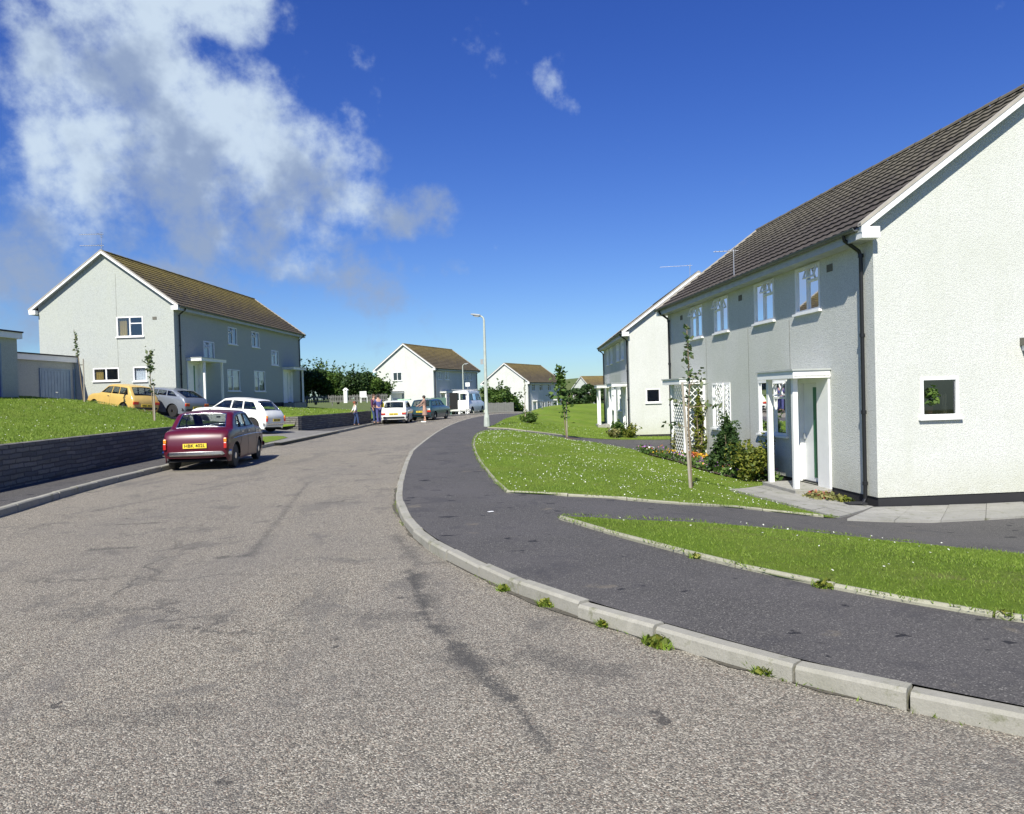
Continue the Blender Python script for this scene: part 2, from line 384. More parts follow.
simple('grit', (.085, .077, .058), .95, var=.4, vs=40, bump=.8)
simple('joint', (.13, .125, .10), .9)
# ------------------------------------------------------------------ helpers
def tag(o, label=None, cat=None, group=None, kind=None):
    if label: o['label'] = label
    if cat: o['category'] = cat
    if group: o['group'] = group
    if kind: o['kind'] = kind
    return o
def empty(name, loc, rz=0.0, label=None, cat=None, group=None, rot=None):
    o = bpy.data.objects.new(name, None); COL.objects.link(o)
    o.location = loc; o.rotation_euler = rot if rot else (0, 0, rz)
    o.empty_display_size = .2
    return tag(o, label, cat, group)
class MB:
    """collects vertices and faces for ONE mesh object"""
    def __init__(self, f=None): self.v = []; self.f = []; self.fn = f
    def add(self, vs, fs):
        n = len(self.v); self.v += [tuple(p) for p in vs]; self.f += [tuple(i + n for i in q) for q in fs]; return self
    def box(self, a0, a1, b0, b1, c0, c1):
        P = [(a0, b0, c0), (a1, b0, c0), (a1, b1, c0), (a0, b1, c0), (a0, b0, c1), (a1, b0, c1), (a1, b1, c1), (a0, b1, c1)]
        if self.fn: P = [self.fn(*p) for p in P]
        return self.add(P, [(0, 3, 2, 1), (4, 5, 6, 7), (0, 1, 5, 4), (1, 2, 6, 5), (2, 3, 7, 6), (3, 0, 4, 7)])
    def quad(self, *P):
        if self.fn: P = [self.fn(*p) for p in P]
        return self.add(P, [tuple(range(len(P)))])
    def tube(self, pts, radii, n=8, cap=True):
        pts = [Vector(p) for p in pts]
        if isinstance(radii, (int, float)): radii = [radii] * len(pts)
        base = len(self.v); prev = None
        for i, p in enumerate(pts):
            d = (pts[min(i + 1, len(pts) - 1)] - pts[max(i - 1, 0)]).normalized()
            ref = prev if prev else (Vector((1, 0, 0)) if abs(d.x) < .8 else Vector((0, 1, 0)))
            a = (ref - d * ref.dot(d)).normalized(); b = d.cross(a); prev = a
            for k in range(n):
                t = 2 * math.pi * k / n
                self.v.append(tuple(p + (a * math.cos(t) + b * math.sin(t)) * radii[i]))
        for i in range(len(pts) - 1):
            for k in range(n):
                k2 = (k + 1) % n
                self.f.append((base + i * n + k, base + i * n + k2, base + (i + 1) * n + k2, base + (i + 1) * n + k))
        if cap:
            self.f.append(tuple(base + k for k in range(n))[::-1]); e = base + (len(pts) - 1) * n
            self.f.append(tuple(e + k for k in range(n)))
        return self
    def lathe(self, prof, n=24, axis='z', c=(0, 0, 0), cap=True):
        base = len(self.v)
        for r, h in prof:
            for k in range(n):
                t = 2 * math.pi * k / n; x, y = r * math.cos(t), r * math.sin(t)
                p = (x, y, h) if axis == 'z' else ((h, x, y) if axis == 'x' else (x, h, y))
                self.v.append((p[0] + c[0], p[1] + c[1], p[2] + c[2]))
        for i in range(len(prof) - 1):
            for k in range(n):
                k2 = (k + 1) % n
                self.f.append((base + i * n + k, base + i * n + k2, base + (i + 1) * n + k2, base + (i + 1) * n + k))
        if cap:
            self.f.append(tuple(base + k for k in range(n))[::-1]); e = base + (len(prof) - 1) * n
            self.f.append(tuple(e + k for k in range(n)))
        return self
    def build(self, name, mat, parent=None, smooth=False, bevel=0.0, fix=True, seg=2):
        me = bpy.data.meshes.new(name); me.from_pydata(self.v, [], self.f)
        if fix:
            bm = bmesh.new(); bm.from_mesh(me)
            bmesh.ops.recalc_face_normals(bm, faces=bm.faces); bm.to_mesh(me); bm.free()
        me.materials.append(MATS[mat] if isinstance(mat, str) else mat)
        o = bpy.data.objects.new(name, me); COL.objects.link(o)
        if parent: o.parent = parent
        if smooth:
            me.polygons.foreach_set('use_smooth', [True] * len(me.polygons))
            if smooth != 'all': me.set_sharp_from_angle(angle=RAD(40 if smooth is True else smooth))
        if bevel:
            b = o.modifiers.new('bevel', 'BEVEL'); b.width = bevel; b.segments = seg; b.limit_method = 'ANGLE'; b.angle_limit = RAD(40)
        return o
def np_mesh(name, verts, nper, mat, parent=None, smooth=False):
    """verts: (N*nper,3) array, consecutive nper verts make one face"""
    me = bpy.data.meshes.new(name); n = len(verts); nf = n // nper
    me.vertices.add(n); me.vertices.foreach_set('co', np.asarray(verts, dtype=np.float32).ravel())
    me.loops.add(n); me.loops.foreach_set('vertex_index', np.arange(n, dtype=np.int32))
    me.polygons.add(nf); me.polygons.foreach_set('loop_start', np.arange(0, n, nper, dtype=np.int32))
    me.polygons.foreach_set('loop_total', np.full(nf, nper, dtype=np.int32))
    me.update(calc_edges=True)
    me.materials.append(MATS[mat])
    o = bpy.data.objects.new(name, me); COL.objects.link(o)
    if parent: o.parent = parent
    return o
def pip(poly, x, y):
    x = np.asarray(x); y = np.asarray(y); r = np.zeros(x.shape, bool); n = len(poly)
    for i in range(n):
        x1, y1 = poly[i]; x2, y2 = poly[(i + 1) % n]
        if y1 == y2: continue
        c = ((y1 > y) != (y2 > y)) & (x < (x2 - x1) * (y - y1) / (y2 - y1) + x1); r ^= c
    return r
def pdist(line, x, y, closed=False):
    """distance to a polyline and the side (positive to the right of travel)"""
    x = np.asarray(x, float); y = np.asarray(y, float); best = np.full(x.shape, 1e9); side = np.ones(x.shape)
    L = list(line) + ([line[0]] if closed else [])
    for (ax, ay), (bx, by) in zip(L[:-1], L[1:]):
        dx, dy = bx - ax, by - ay; q = dx * dx + dy * dy
        t = np.clip(((x - ax) * dx + (y - ay) * dy) / q, 0, 1)
        ex, ey = x - ax - t * dx, y - ay - t * dy; d = np.hypot(ex, ey)
        s = np.where(dx * ey - dy * ex < 0, 1.0, -1.0); m = d < best - 1e-9
        best = np.where(m, d, best); side = np.where(m, s, side)
    return best, side
def sm(t): t = np.clip(t, 0, 1); return t * t * (3 - 2 * t)
def spline(pts, step):
    """Catmull-Rom resample"""
    P = [np.array(p, float) for p in pts]; P = [2 * P[0] - P[1]] + P + [2 * P[-1] - P[-2]]; o = []
    for i in range(1, len(P) - 2):
        n = max(2, int(np.linalg.norm(P[i + 1] - P[i]) / step))
        for k in range(n):
            t = k / n
            o.append(tuple(.5 * ((2 * P[i]) + (-P[i - 1] + P[i + 1]) * t + (2 * P[i - 1] - 5 * P[i] + 4 * P[i + 1] - P[i + 2]) * t * t + (-P[i - 1] + 3 * P[i] - 3 * P[i + 1] + P[i + 2]) * t ** 3)))
    o.append(tuple(P[-2])); return o
def densify(poly, step, closed=True):
    o = []; L = list(poly) + ([poly[0]] if closed else [])
    for a, b in zip(L[:-1], L[1:]):
        n = max(1, int(math.hypot(b[0] - a[0], b[1] - a[1]) / step))
        o += [(a[0] + (b[0] - a[0]) * k / n, a[1] + (b[1] - a[1]) * k / n) for k in range(n)]
    if not closed: o.append(L[-1])
    return o
def sheet(name, poly, zf, mat, res, edge=None, holes=(), kind='structure', parent=None):
    edge = edge or res
    P = densify(poly, edge); n = len(P); V = [Vector(p) for p in P]; E = [(i, (i + 1) % n) for i in range(n)]
    xs = [p[0] for p in poly]; ys = [p[1] for p in poly]
    gx, gy = np.meshgrid(np.arange(min(xs), max(xs), res), np.arange(min(ys), max(ys), res)); gx = gx.ravel() + .013; gy = gy.ravel() + .017
    m = pip(poly, gx, gy); gx, gy = gx[m], gy[m]
    d, _ = pdist(poly, gx, gy, True); m = d > res * .4; gx, gy = gx[m], gy[m]
    V += [Vector((a, b)) for a, b in zip(gx, gy)]
    vo, eo, fo, *_r_ = delaunay_2d_cdt(V, E, [], 1, 1e-4)
    co = np.array([tuple(v) for v in vo]); z = zf(co[:, 0], co[:, 1])
    me = bpy.data.meshes.new(name); me.from_pydata(np.column_stack([co, z]).tolist(), [], [tuple(f) for f in fo])
    bm = bmesh.new(); bm.from_mesh(me)
    for f in bm.faces:
        if f.normal.z < 0: f.normal_flip()
    bm.to_mesh(me); bm.free()
    me.polygons.foreach_set('use_smooth', [True] * len(me.polygons))
    me.materials.append(MATS[mat]); o = bpy.data.objects.new(name, me); COL.objects.link(o)
    if kind: o['kind'] = kind
    if parent: o.parent = parent
    return o

# ------------------------------------------------------------------ the lie of the land
KR0 = [(7.5, .4), (4.3, 1.75), (2.95, 2.62), (2.19, 3.19), (1.73, 3.56), (1.33, 3.95), (.77, 4.62), (.35, 5.17), (.0, 5.7), (-.44, 6.5), (-.86, 7.4), (-1.16, 8.25), (-1.47, 9.45),
       (-1.80, 11.2), (-2.30, 15.2), (-2.66, 18.7), (-2.90, 22), (-3.22, 32.5), (-3.08, 42.8), (-2.25, 52.2), (-.1, 59.3), (5, 64.5), (15, 69.5), (32, 74)]
KR = spline(KR0, .35)
KL0 = [(-5.6, -3), (-6.6, 4), (-7.3, 10.0), (-7.8, 13.1), (-8.12, 16.5), (-8.3, 20.5), (-8.32, 25), (-8.15, 30), (-8.05, 36), (-8.1, 42), (-7.7, 46.5), (-6.7, 51), (-5.0, 56.5), (-2.2, 62), (3, 68), (14, 74), (32, 79)]
KL = spline(KL0, .4)
def roadz(x, y): return -.55 * sm((np.asarray(x) + 1.5) / 8) * sm((np.asarray(y) - 50) / 8) + .0 * np.asarray(y)
def Gz(x, y):
    x = np.asarray(x, float); y = np.asarray(y, float)
    d, s = pdist(KR0, x, y); d = np.where(s > 0, d, 0)
    z = np.interp(d, [0, 2.0, 3.0, 4.6, 6.0, 7.2, 8.6, 10], [.100, .100, .040, -.215, -.47, -.63, -.74, -.77])
    z = z + roadz(x, y) * (1 - sm(d / 3.0))
    z = z + .55 * sm((y - 46) / 11) * sm((x + .5) / 4) * sm(d / 3)
    return z
FTY = [0, 57, 61, 66, 80, 92, 104, 140, 200, 400, 600, 760, 950, 1100, 1500, 4500]
FTZ = [-1.2, -1.2, -.35, -.5, -.42, -.8, -1.95, -2.6, -3.6, -5, -4, 2, 0, -6, -8, -20]
def Tz(x, y):
    x = np.asarray(x, float); y = np.asarray(y, float)
    z = np.interp(y, FTY, FTZ)
    z = z + 1.3 * sm((-x - 17) / 9) * sm((y - 60) / 5) * (1 - sm((y - 120) / 60))
    hill = 19.5 * np.exp(-((y - 900) / 160) ** 2) * sm((x + 160) / 280) * (1 + .03 * np.sin(x / 57) + .02 * np.sin(x / 23 + 2))
    return z + hill
WA = [(-8.3, 2), (-8.75, 8), (-9.15, 13.2), (-9.42, 16.5), (-9.68, 20.2), (-9.75, 25.4)]
WB = [(-9.92, 34.3), (-9.25, 38), (-8.78, 41), (-8.45, 44.4)]
WL = WA + WB
def wallx(y): return np.interp(y, [p[1] for p in WL] + [47, 52, 62], [p[0] for p in WL] + [-8.6, -7.6, -4.0])
def driveD(x): return np.interp(-np.asarray(x, float), [8.4, 10.8, 14, 16, 17.5, 20], [.11, .22, .55, .80, 1.02, 1.10])
DRIVE = [(-8.05, 25.7), (-9.85, 25.7), (-12.2, 27.0), (-14.5, 30.6), (-17.5, 31.6), (-25.5, 32.0), (-25.5, 37.6), (-17, 37.1), (-13.4, 36.6), (-12.0, 34.6), (-9.95, 34.1), (-8.0, 34.1)]
def Lz(x, y):
    x = np.asarray(x, float); y = np.asarray(y, float)
    w = wallx(y) - x
    a = np.interp(w, [0, 2.5, 5, 7.5, 10.5, 16, 60], [.86, .98, 1.26, 1.72, 2.02, 2.3, 3.0])
    b = np.interp(w, [0, 2, 7, 60], [.78, .95, 1.26, 1.5])
    c = np.interp(w, [0, 3, 10, 60], [.13, .45, 1.1, 1.5])
    z = a + (b - a) * sm((y - 33) / 4); z = z + (c - z) * sm((y - 44.5) / 4)
    d, _ = pdist(DRIVE, x, y, True); ins = pip(DRIVE, x, y); d = np.where(ins, 0, d)
    z = driveD(x) + .02 + (z - driveD(x)) * sm(d / .3)
    z = z + (Tz(x, y) + .04 - z) * sm((y - 56) / 7)
    return z

# big ground sheet out to the horizon
def ground_sheet():
    ys = np.concatenate([np.arange(-40, 57, 8), np.arange(57, 70, 1.5), np.arange(70, 130, 3), np.arange(130, 260, 10), np.arange(260, 700, 30), np.arange(700, 1150, 20), np.geomspace(1150, 4500, 14)])
    xs = np.concatenate([-np.geomspace(4500, 130, 18), np.arange(-125, 230, 5), np.geomspace(235, 4500, 18)])
    gx, gy = np.meshgrid(xs, ys); z = Tz(gx, gy); nx = len(xs); ny = len(ys)
    v = np.column_stack([gx.ravel(), gy.ravel(), z.ravel()]).tolist()
    f = [(j * nx + i, j * nx + i + 1, (j + 1) * nx + i + 1, (j + 1) * nx + i) for j in range(ny - 1) for i in range(nx - 1)]
    o = MB().add(v, f).build('ground', 'grass_far', smooth='all', fix=False); o['kind'] = 'structure'
ground_sheet()

ROADP = KR + KL[::-1]
sheet('road', ROADP, lambda x, y: roadz(x, y) + .003 * np.sin(x * 1.1) * np.sin(y * .7), 'road', .8, .5)

def offset(line, d):
    """shift a polyline sideways (to the right of travel)"""
    o = []
    for i, p in enumerate(line):
        a = line[max(i - 1, 0)]; b = line[min(i + 1, len(line) - 1)]
        dx, dy = b[0] - a[0], b[1] - a[1]; l = math.hypot(dx, dy)
        o.append((p[0] + dy / l * d, p[1] - dx / l * d))
    return o
# tarmac footpath on the right, with the drives running up to the houses, all under the lawns
TARMAC = offset(KR, .10) + [(40, 71), (40, -6), (9, -2)]
sheet('pavement', TARMAC, Gz, 'tarmac', .9, .45)
PAVL = offset(KL, -.14) + [(-5.2, 64.2)] + [(-7.2, 55), (-8.0, 50)] + WB[::-1] + [(-8.35, 34.1), (-8.35, 25.7)] + WA[::-1]
PAVL = [p for p in offset(KL, -.14) if p[1] < 60] + [(-8.2, 55), (-9.2, 49), (-9.0, 44.5)] + [(p[0] - .1, p[1]) for p in WB[::-1]] + [(p[0] - .1, p[1]) for p in WA[::-1]] + [(-7.6, -3)]
sheet('left_pavement', PAVL, lambda x, y: .11 + 0 * x, 'tarmac', .9, .5)

# kerbs: stones one after another, with gaps, slight misfit
def kerb(name, line, w, h, stone, zf, mat, right=True, rng=None, wob=.006, y0=-99, y1=999, depth=.12, kind='structure'):
    rng = rng or random.Random(3); mb = MB(); acc = 0; seg = [line[0]]; pts = densify(line, .1, False); cur = []; s = 0
    stones = []; L = 0; cur = [pts[0]]; tgt = stone
    for a, b in zip(pts[:-1], pts[1:]):
        L += math.hypot(b[0] - a[0], b[1] - a[1]); cur.append(b)
        if L >= tgt: stones.append(cur); cur = [b]; L = 0; tgt = stone * rng.uniform(.7, 1.3)
    for st in stones:
        if not (y0 <= st[0][1] <= y1): continue
        n = max(2, min(5, len(st) // 3)); ids = [round(i * (len(st) - 1) / (n - 1)) for i in range(n)]; c = [st[i] for i in ids]
        # shrink the ends for the joint
        def sh(p, q, g): l = math.hypot(q[0] - p[0], q[1] - p[1]); return (p[0] + (q[0] - p[0]) * g / l, p[1] + (q[1] - p[1]) * g / l)
        c[0] = sh(c[0], c[1], .009); c[-1] = sh(c[-1], c[-2], .009)
        dz0, dz1 = rng.uniform(-wob, wob), rng.uniform(-wob, wob); sx = rng.uniform(-wob, wob)
        inn = offset(c, w * (1 if right else -1) + sx); out_ = offset(c, sx); mid = offset(c, (.018 if right else -.018) + sx); mid2 = offset(c, (w - .012) * (1 if right else -1) + sx)
        vs = []; 
        for i in range(len(c)):
            t = i / (len(c) - 1); z = float(zf(c[i][0], c[i][1])) + dz0 * (1 - t) + dz1 * t
            vs += [(*out_[i], z - depth - .05), (*out_[i], z + h - .018), (*mid[i], z + h), (*mid2[i], z + h), (*inn[i], z + h - .012), (*inn[i], z - depth)]
        fs = []
        for i in range(len(c) - 1):
            for k in range(5): a = i * 6 + k; fs.append((a, a + 1, a + 7, a + 6))
        e = (len(c) - 1) * 6
        fs += [(5, 4, 3, 2, 1, 0), (e, e + 1, e + 2, e + 3, e + 4, e + 5)]
        mb.add(vs, fs)
    o = mb.build(name, mat, smooth=25); 
    if kind: o['kind'] = kind
    return o
kerb('kerb', KR, .108, .099, .62, lambda x, y: roadz(x, y), 'kerb', wob=.009)
kerb('left_kerb', KL, .13, .12, .914, lambda x, y: roadz(x, y), 'kerb', right=False, rng=random.Random(8))

# grit and dead moss gathered in the gutter against the kerb
def gutter_dirt():
    pts = densify([p for p in KR if 1.2 < p[1] < 26], .05, False); rr = random.Random(2); mb = MB(); A = offset(pts, .02); vs = []; n = len(pts)
    for i, p in enumerate(pts):
        w = max(0, noise.noise((i * .035, 1.7, 0)) * .10 + noise.noise((i * .2, 5.1, 0)) * .05 + .025); b = offset(pts[max(0, i - 1):i + 2], -w)[1 if i else 0]
        vs += [(A[i][0], A[i][1], float(roadz(*A[i])) + .007), (b[0], b[1], float(roadz(*b)) + .0065)]
    mb.add(vs, [(2 * i, 2 * i + 1, 2 * i + 3, 2 * i + 2) for i in range(n - 1)]); o = mb.build('gutter_dirt', 'grit', fix=False); o['kind'] = 'stuff'
gutter_dirt()
# lawns on the right (a few cm above the tarmac, edged with thin concrete strips)
LAWN1 = spline([(-.13, 10.95), (-.48, 13.6), (-.88, 17.6), (-1.19, 22.0), (-1.32, 26.5), (-1.22, 29.3), (-.95, 30.7)], .8) + [(.57, 31.45), (2.2, 31.3), (3.6, 30.4), (4.5, 28.2), (4.75, 25.0), (5.45, 22.5), (5.75, 20.6), (6.35, 18.6), (6.2, 17.35), (5.85, 17.1), (4.42, 15.2), (5.22, 11.95), (3.9, 11.93), (2.8, 11.1), (1.7, 10.48), (.9, 10.52), (.37, 10.66)]
LAWN2 = [(.5, 8.5)] + spline([(.5, 8.5), (1.19, 7.05), (2.0, 5.60), (3.01, 4.42), (5.2, 2.5), (8.5, .5)], .6)[1:] + [(22, -2), (22, 7.5), (9.0, 8.7), (6.2, 9.05), (5.1, 9.45), (4.2, 9.25), (3.3, 8.85), (2.2, 8.35), (1.2, 8.42), (.62, 8.62)]
LAWN3 = spline([(-1.12, 33.0), (-.80, 38), (-.45, 45), (.3, 51.5), (2.2, 57), (6, 62.2), (14, 66.8), (32, 71)], 1.0) + [(38, 60), (38, 34), (12, 34), (5.9, 35.0), (4.38, 34.6), (2.35, 33.9), (.6, 33.0)]
def soft(poly, base, lift):
    def f(x, y):
        d, _ = pdist(poly, x, y, True)
        return base(x, y) + lift + .025 * sm(d / .5) + .02 * sm(d / .4) * np.sin(np.asarray(x) * 1.7 + 1) * np.sin(np.asarray(y) * 1.3)
    return f
lawn_z1 = soft(LAWN1, Gz, .012); lawn_z2 = soft(LAWN2, Gz, .012); lawn_z3 = soft(LAWN3, Gz, .012)
sheet('lawn', LAWN1, lawn_z1, 'grass', .6, .4)
sheet('near_lawn', LAWN2, lawn_z2, 'grass', .4, .3)
sheet('far_lawn', LAWN3, lawn_z3, 'grass', 1.0, .7)
ed = lambda nm, line, zf=Gz, **k: kerb(nm, spline(line, .3), .05, .04, .9, zf, 'edging', wob=.006, **k)
ed('lawn_edging', LAWN1[:LAWN1.index((.57, 31.45))], right=True)
ed('lawn_edging', [(-.13, 10.95), (.37, 10.64), (.9, 10.50), (1.7, 10.46), (2.8, 11.08), (3.9, 11.91), (5.22, 11.93)], right=False)
ed('lawn_edging', [(.5, 8.5), (1.19, 7.05), (2.0, 5.60), (3.01, 4.42), (5.2, 2.5), (8.5, .5)], right=False)
ed('lawn_edging', [(.5, 8.52), (.62, 8.64), (1.2, 8.44)], right=True)
ed('lawn_edging', [(-1.12, 33.0), (.6, 33.0), (2.35, 33.9)], right=True)
# left lawns, terrace above the retaining walls
LEFT1 = [(p[0] - .12, p[1]) for p in WA] + [(-10.0, 25.7), (-12.2, 27.0), (-14.5, 30.6), (-17.5, 31.6), (-25.5, 32.0), (-62, 30), (-62, -4), (-8.4, -4)]
LEFT2 = [(p[0] - .12, p[1]) for p in WB] + [(-9.05, 44.6), (-9.2, 49), (-8.2, 55), (-5.6, 60.5), (-4.0, 64), (-62, 64), (-62, 37), (-25.5, 37.6), (-17, 37.1), (-13.4, 36.6), (-12.0, 34.6), (-10.1, 34.25)]
sheet('left_lawn', LEFT1, Lz, 'grass', .8, .6)
sheet('terrace_lawn', LEFT2, Lz, 'grass', 1.0, .7)
sheet('driveway', DRIVE, lambda x, y: driveD(x), 'drive', .8, .6)
VERGE = [(-8.55, 25.75), (-9.7, 25.75), (-9.75, 28.9), (-9.2, 29.6), (-8.7, 28.6)]
sheet('grass_verge', VERGE, lambda x, y: driveD(x) + .012 + .05 * sm(pdist(VERGE, x, y, True)[0] / .4), 'grass', .25, .2)
# back yard surface left of the drive under the garages
sheet('yard', [(-25.4, 31.9), (-40, 31.9), (-40, 44), (-25.4, 44)], lambda x, y: 1.12 + 0 * x, 'drive', 2, 2)

# retaining walls of thin slate courses
def wall(name, line, z0, ztop, thick, label, cap=True):
    pts = densify(line, .35, False); inn = offset(pts, -thick); mb = MB(); rr = random.Random(len(name)); vs = []
    rows = 9; n = len(pts)
    for i in range(n):
        for r in range(rows + 1):
            z = z0 + (ztop - z0) * r / rows; q = rr.uniform(-.012, .012)
            dx, dy = pts[i][0] - inn[i][0], pts[i][1] - inn[i][1]; l = math.hypot(dx, dy)
            vs.append((pts[i][0] + dx / l * q, pts[i][1] + dy / l * q, z))
    fs = [(i * (rows + 1) + r, (i + 1) * (rows + 1) + r, (i + 1) * (rows + 1) + r + 1, i * (rows + 1) + r + 1) for i in range(n - 1) for r in range(rows)]
    mb.add(vs, fs)
    for i in range(n - 1):
        a, b = pts[i], pts[i + 1]; c, d = inn[i + 1], inn[i]
        mb.add([(*a, ztop), (*b, ztop), (*c, ztop), (*d, ztop), (*d, z0), (*c, z0)], [(0, 1, 2, 3), (3, 2, 5, 4)])
    for a, b in ((pts[0], inn[0]), (pts[-1], inn[-1])):
        mb.add([(*a, z0), (*b, z0), (*b, ztop), (*a, ztop)], [(0, 1, 2, 3)])
    o = mb.build(name, 'stone'); return tag(o, label, 'wall')
wall('retaining_wall', WA, 0.02, .90, .28, 'long dark slate retaining wall along the pavement beside the maroon car')
wall('retaining_wall', WB, 0.02, .82, .28, 'shorter slate retaining wall beyond the driveway, with people beside it')
wall('return_wall', [(-11.6, 34.9), (-9.93, 34.3 - .02)], .02, .81, .26, 'short sunlit stone wall end turning up beside the driveway')
# ------------------------------------------------------------------ houses
HW, EAVE, RISE = 7.0, 5.12, 2.83      # gable width of walls, roof edge height, ridge rise over half span + overhang
OE, OV = .35, .24
class House:
    def __init__(s, loc, rz, L, sx, label, wallmat, roofmat, detail=1, name='house', group='pale rendered two storey houses of the estate'):
        s.L, s.sx, s.W = L, sx, HW
        s.e = empty(name, loc, rz, label, 'house', group); s.detail = detail; s.wallmat = wallmat; s.roofmat = roofmat
        s.holes = {'F': [], 'G': [], 'B': [], 'H': []}
    def P(s, side, u, v, d):
        if side == 'F': return (-s.sx * d, u, v)
        if side == 'G': return (s.sx * u, -d, v)
        if side == 'B': return (s.sx * (s.W + d), u, v)
        return (s.sx * u, s.L + d, v)
    def mb(s, side): return MB(lambda u, v, d: s.P(side, u, v, d))
    def walls(s, z0=.20):
        mb = MB(); top = EAVE + .02; H = top + (RISE * (s.W / 2) / (s.W / 2 + OE)) + .10
        for side in 'FGBH':
            if side in 'FB': out_ = [(0, z0), (s.L, z0), (s.L, top), (0, top)]
            else: out_ = [(0, z0), (s.W, z0), (s.W, EAVE + .225), (s.W / 2, EAVE + 2.797), (0, EAVE + .225)]
            V = [Vector(p) for p in out_]; n = len(V); E = [(i, (i + 1) % n) for i in range(n)]
            for (a, b, c, d) in s.holes[side]:
                k = len(V); V += [Vector((a, c)), Vector((b, c)), Vector((b, d)), Vector((a, d))]; E += [(k, k + 1), (k + 1, k + 2), (k + 2, k + 3), (k + 3, k)]
            vo, eo, fo, *_q = delaunay_2d_cdt(V, E, [], 1, 1e-5)
            fs = []
            for f in fo:
                cx = sum(vo[i][0] for i in f) / len(f); cy = sum(vo[i][1] for i in f) / len(f)
                if not any(a < cx < b and c < cy < d for a, b, c, d in s.holes[side]): fs.append(tuple(f))
            mb.add([s.P(side, v[0], v[1], 0) for v in vo], fs)
            for (a, b, c, d) in s.holes[side]:
                m2 = s.mb(side); t = .16
                m2.quad((a, c, 0), (b, c, 0), (b, c, -t), (a, c, -t)); m2.quad((a, d, 0), (b, d, 0), (b, d, -t), (a, d, -t))
                m2.quad((a, c, 0), (a, d, 0), (a, d, -t), (a, c, -t)); m2.quad((b, c, 0), (b, d, 0), (b, d, -t), (b, c, -t))
                mb.add(m2.v, m2.f)
        mb.build('wall', s.wallmat, s.e, fix=False)
        pl = MB(); q = .02
        pl.box(s.sx * q, s.sx * (s.W - q), q, s.L - q, -1.2, z0 + .01)
        pl.build('plinth', 'plinth', s.e)
    def joint(s, side, u, v0, v1, w=.012):
        m = s.mb(side); m.box(u - w / 2, u + w / 2, v0, v1, -.01, .004); m.build('expansion_joint', 'joint', s.e)
    def window(s, side, u0, u1, v0, v1, kind='upper', cur='sides', label=None, flip=False, curmat='curtain_white', openit=True, lit=None):
        s.holes[side].append((u0, u1, v0, v1)); fw = .055; m = s.mb(side)
        if s.detail < 1: fw = .07
        a0, a1 = -.05, .018
        m.box(u0, u0 + fw, v0, v1, a0, a1); m.box(u1 - fw, u1, v0, v1, a0, a1)
        m.box(u0 + fw, u1 - fw, v0, v0 + fw, a0, a1); m.box(u0 + fw, u1 - fw, v1 - fw, v1, a0, a1)
        w = u1 - u0; h = v1 - v0; mid = u0 + w * .5; lt = None
        if kind == 'upper':
            m.box(mid - .03, mid + .03, v0 + fw, v1 - fw, a0, a1 - .003)
            x0, x1 = (u0 + fw, mid - .03) if not flip else (mid + .03, u1 - fw); zt = v0 + h * .66
            m.box(x0, x1, zt - .025, zt + .025, a0, a1 - .003); lt = (x0, x1, zt + .025, v1 - fw)
        elif kind == 'ground':
            x0, x1 = (u0 + fw, u0 + w * .42) if not flip else (u1 - w * .42, u1 - fw)
            md = x1 if not flip else x0
            m.box(md - .03, md + .03, v0 + fw, v1 - fw, a0, a1 - .003); zt = v0 + h * .68
            xa, xb = (x0, md - .03) if not flip else (md + .03, x1)
            m.box(xa, xb, zt - .025, zt + .025, a0, a1 - .003); lt = (xa, xb, zt + .025, v1 - fw)
        elif kind == 'two':
            m.box(mid - .03, mid + .03, v0 + fw, v1 - fw, a0, a1 - .003)
        fr = m.build('window', 'white_paint', s.e)
        if label: fr['label'] = label
        p = s.mb(side); p.quad((u0 + fw * .5, v0 + fw * .5, -.022), (u1 - fw * .5, v0 + fw * .5, -.022), (u1 - fw * .5, v1 - fw * .5, -.022), (u0 + fw * .5, v1 - fw * .5, -.022))
        p.build('pane', 'glass', fr, fix=False)
        sl = s.mb(side); sl.box(u0 - .05, u1 + .05, v0 - .05, v0 - .002, -.02, .075); sl.build('sill', 'white_paint', fr)
        if s.detail >= 1:
            if lt and openit:
                # hinged top light standing open
                x0, x1, z0_, z1_ = lt; an = RAD(19); c = s.mb(side); hh = z1_ - z0_; t = .035
                def bar(xa, xb, ra, rb):
                    P = []
                    for dd in (.0, .03):
                        for (x, r) in ((xa, ra), (xb, ra), (xb, rb), (xa, rb)):
                            P.append((x, z1_ - r * math.cos(an) + dd * math.sin(an), .022 + r * math.sin(an) + dd * math.cos(an)))
                    c.add([c.fn(*q) for q in P], [(0, 1, 2, 3), (4, 5, 6, 7), (0, 1, 5, 4), (1, 2, 6, 5), (2, 3, 7, 6), (3, 0, 4, 7)])
                bar(x0, x1, 0, t); bar(x0, x1, hh - t, hh); bar(x0, x0 + t, t, hh - t); bar(x1 - t, x1, t, hh - t)
                c.build('casement', 'white_paint', fr)
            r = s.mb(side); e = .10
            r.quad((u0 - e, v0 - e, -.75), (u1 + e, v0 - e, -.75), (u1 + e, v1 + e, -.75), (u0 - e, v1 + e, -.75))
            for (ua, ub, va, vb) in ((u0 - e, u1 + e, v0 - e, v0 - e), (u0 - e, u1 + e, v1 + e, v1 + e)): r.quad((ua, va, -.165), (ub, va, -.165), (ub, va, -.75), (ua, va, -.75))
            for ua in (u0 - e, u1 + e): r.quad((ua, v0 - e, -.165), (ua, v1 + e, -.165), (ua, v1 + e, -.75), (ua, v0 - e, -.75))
            r.build('dark_room_box', 'room_shade_paint', fr, fix=False)  # shallow box, its dark colour stands in for an unlit interior
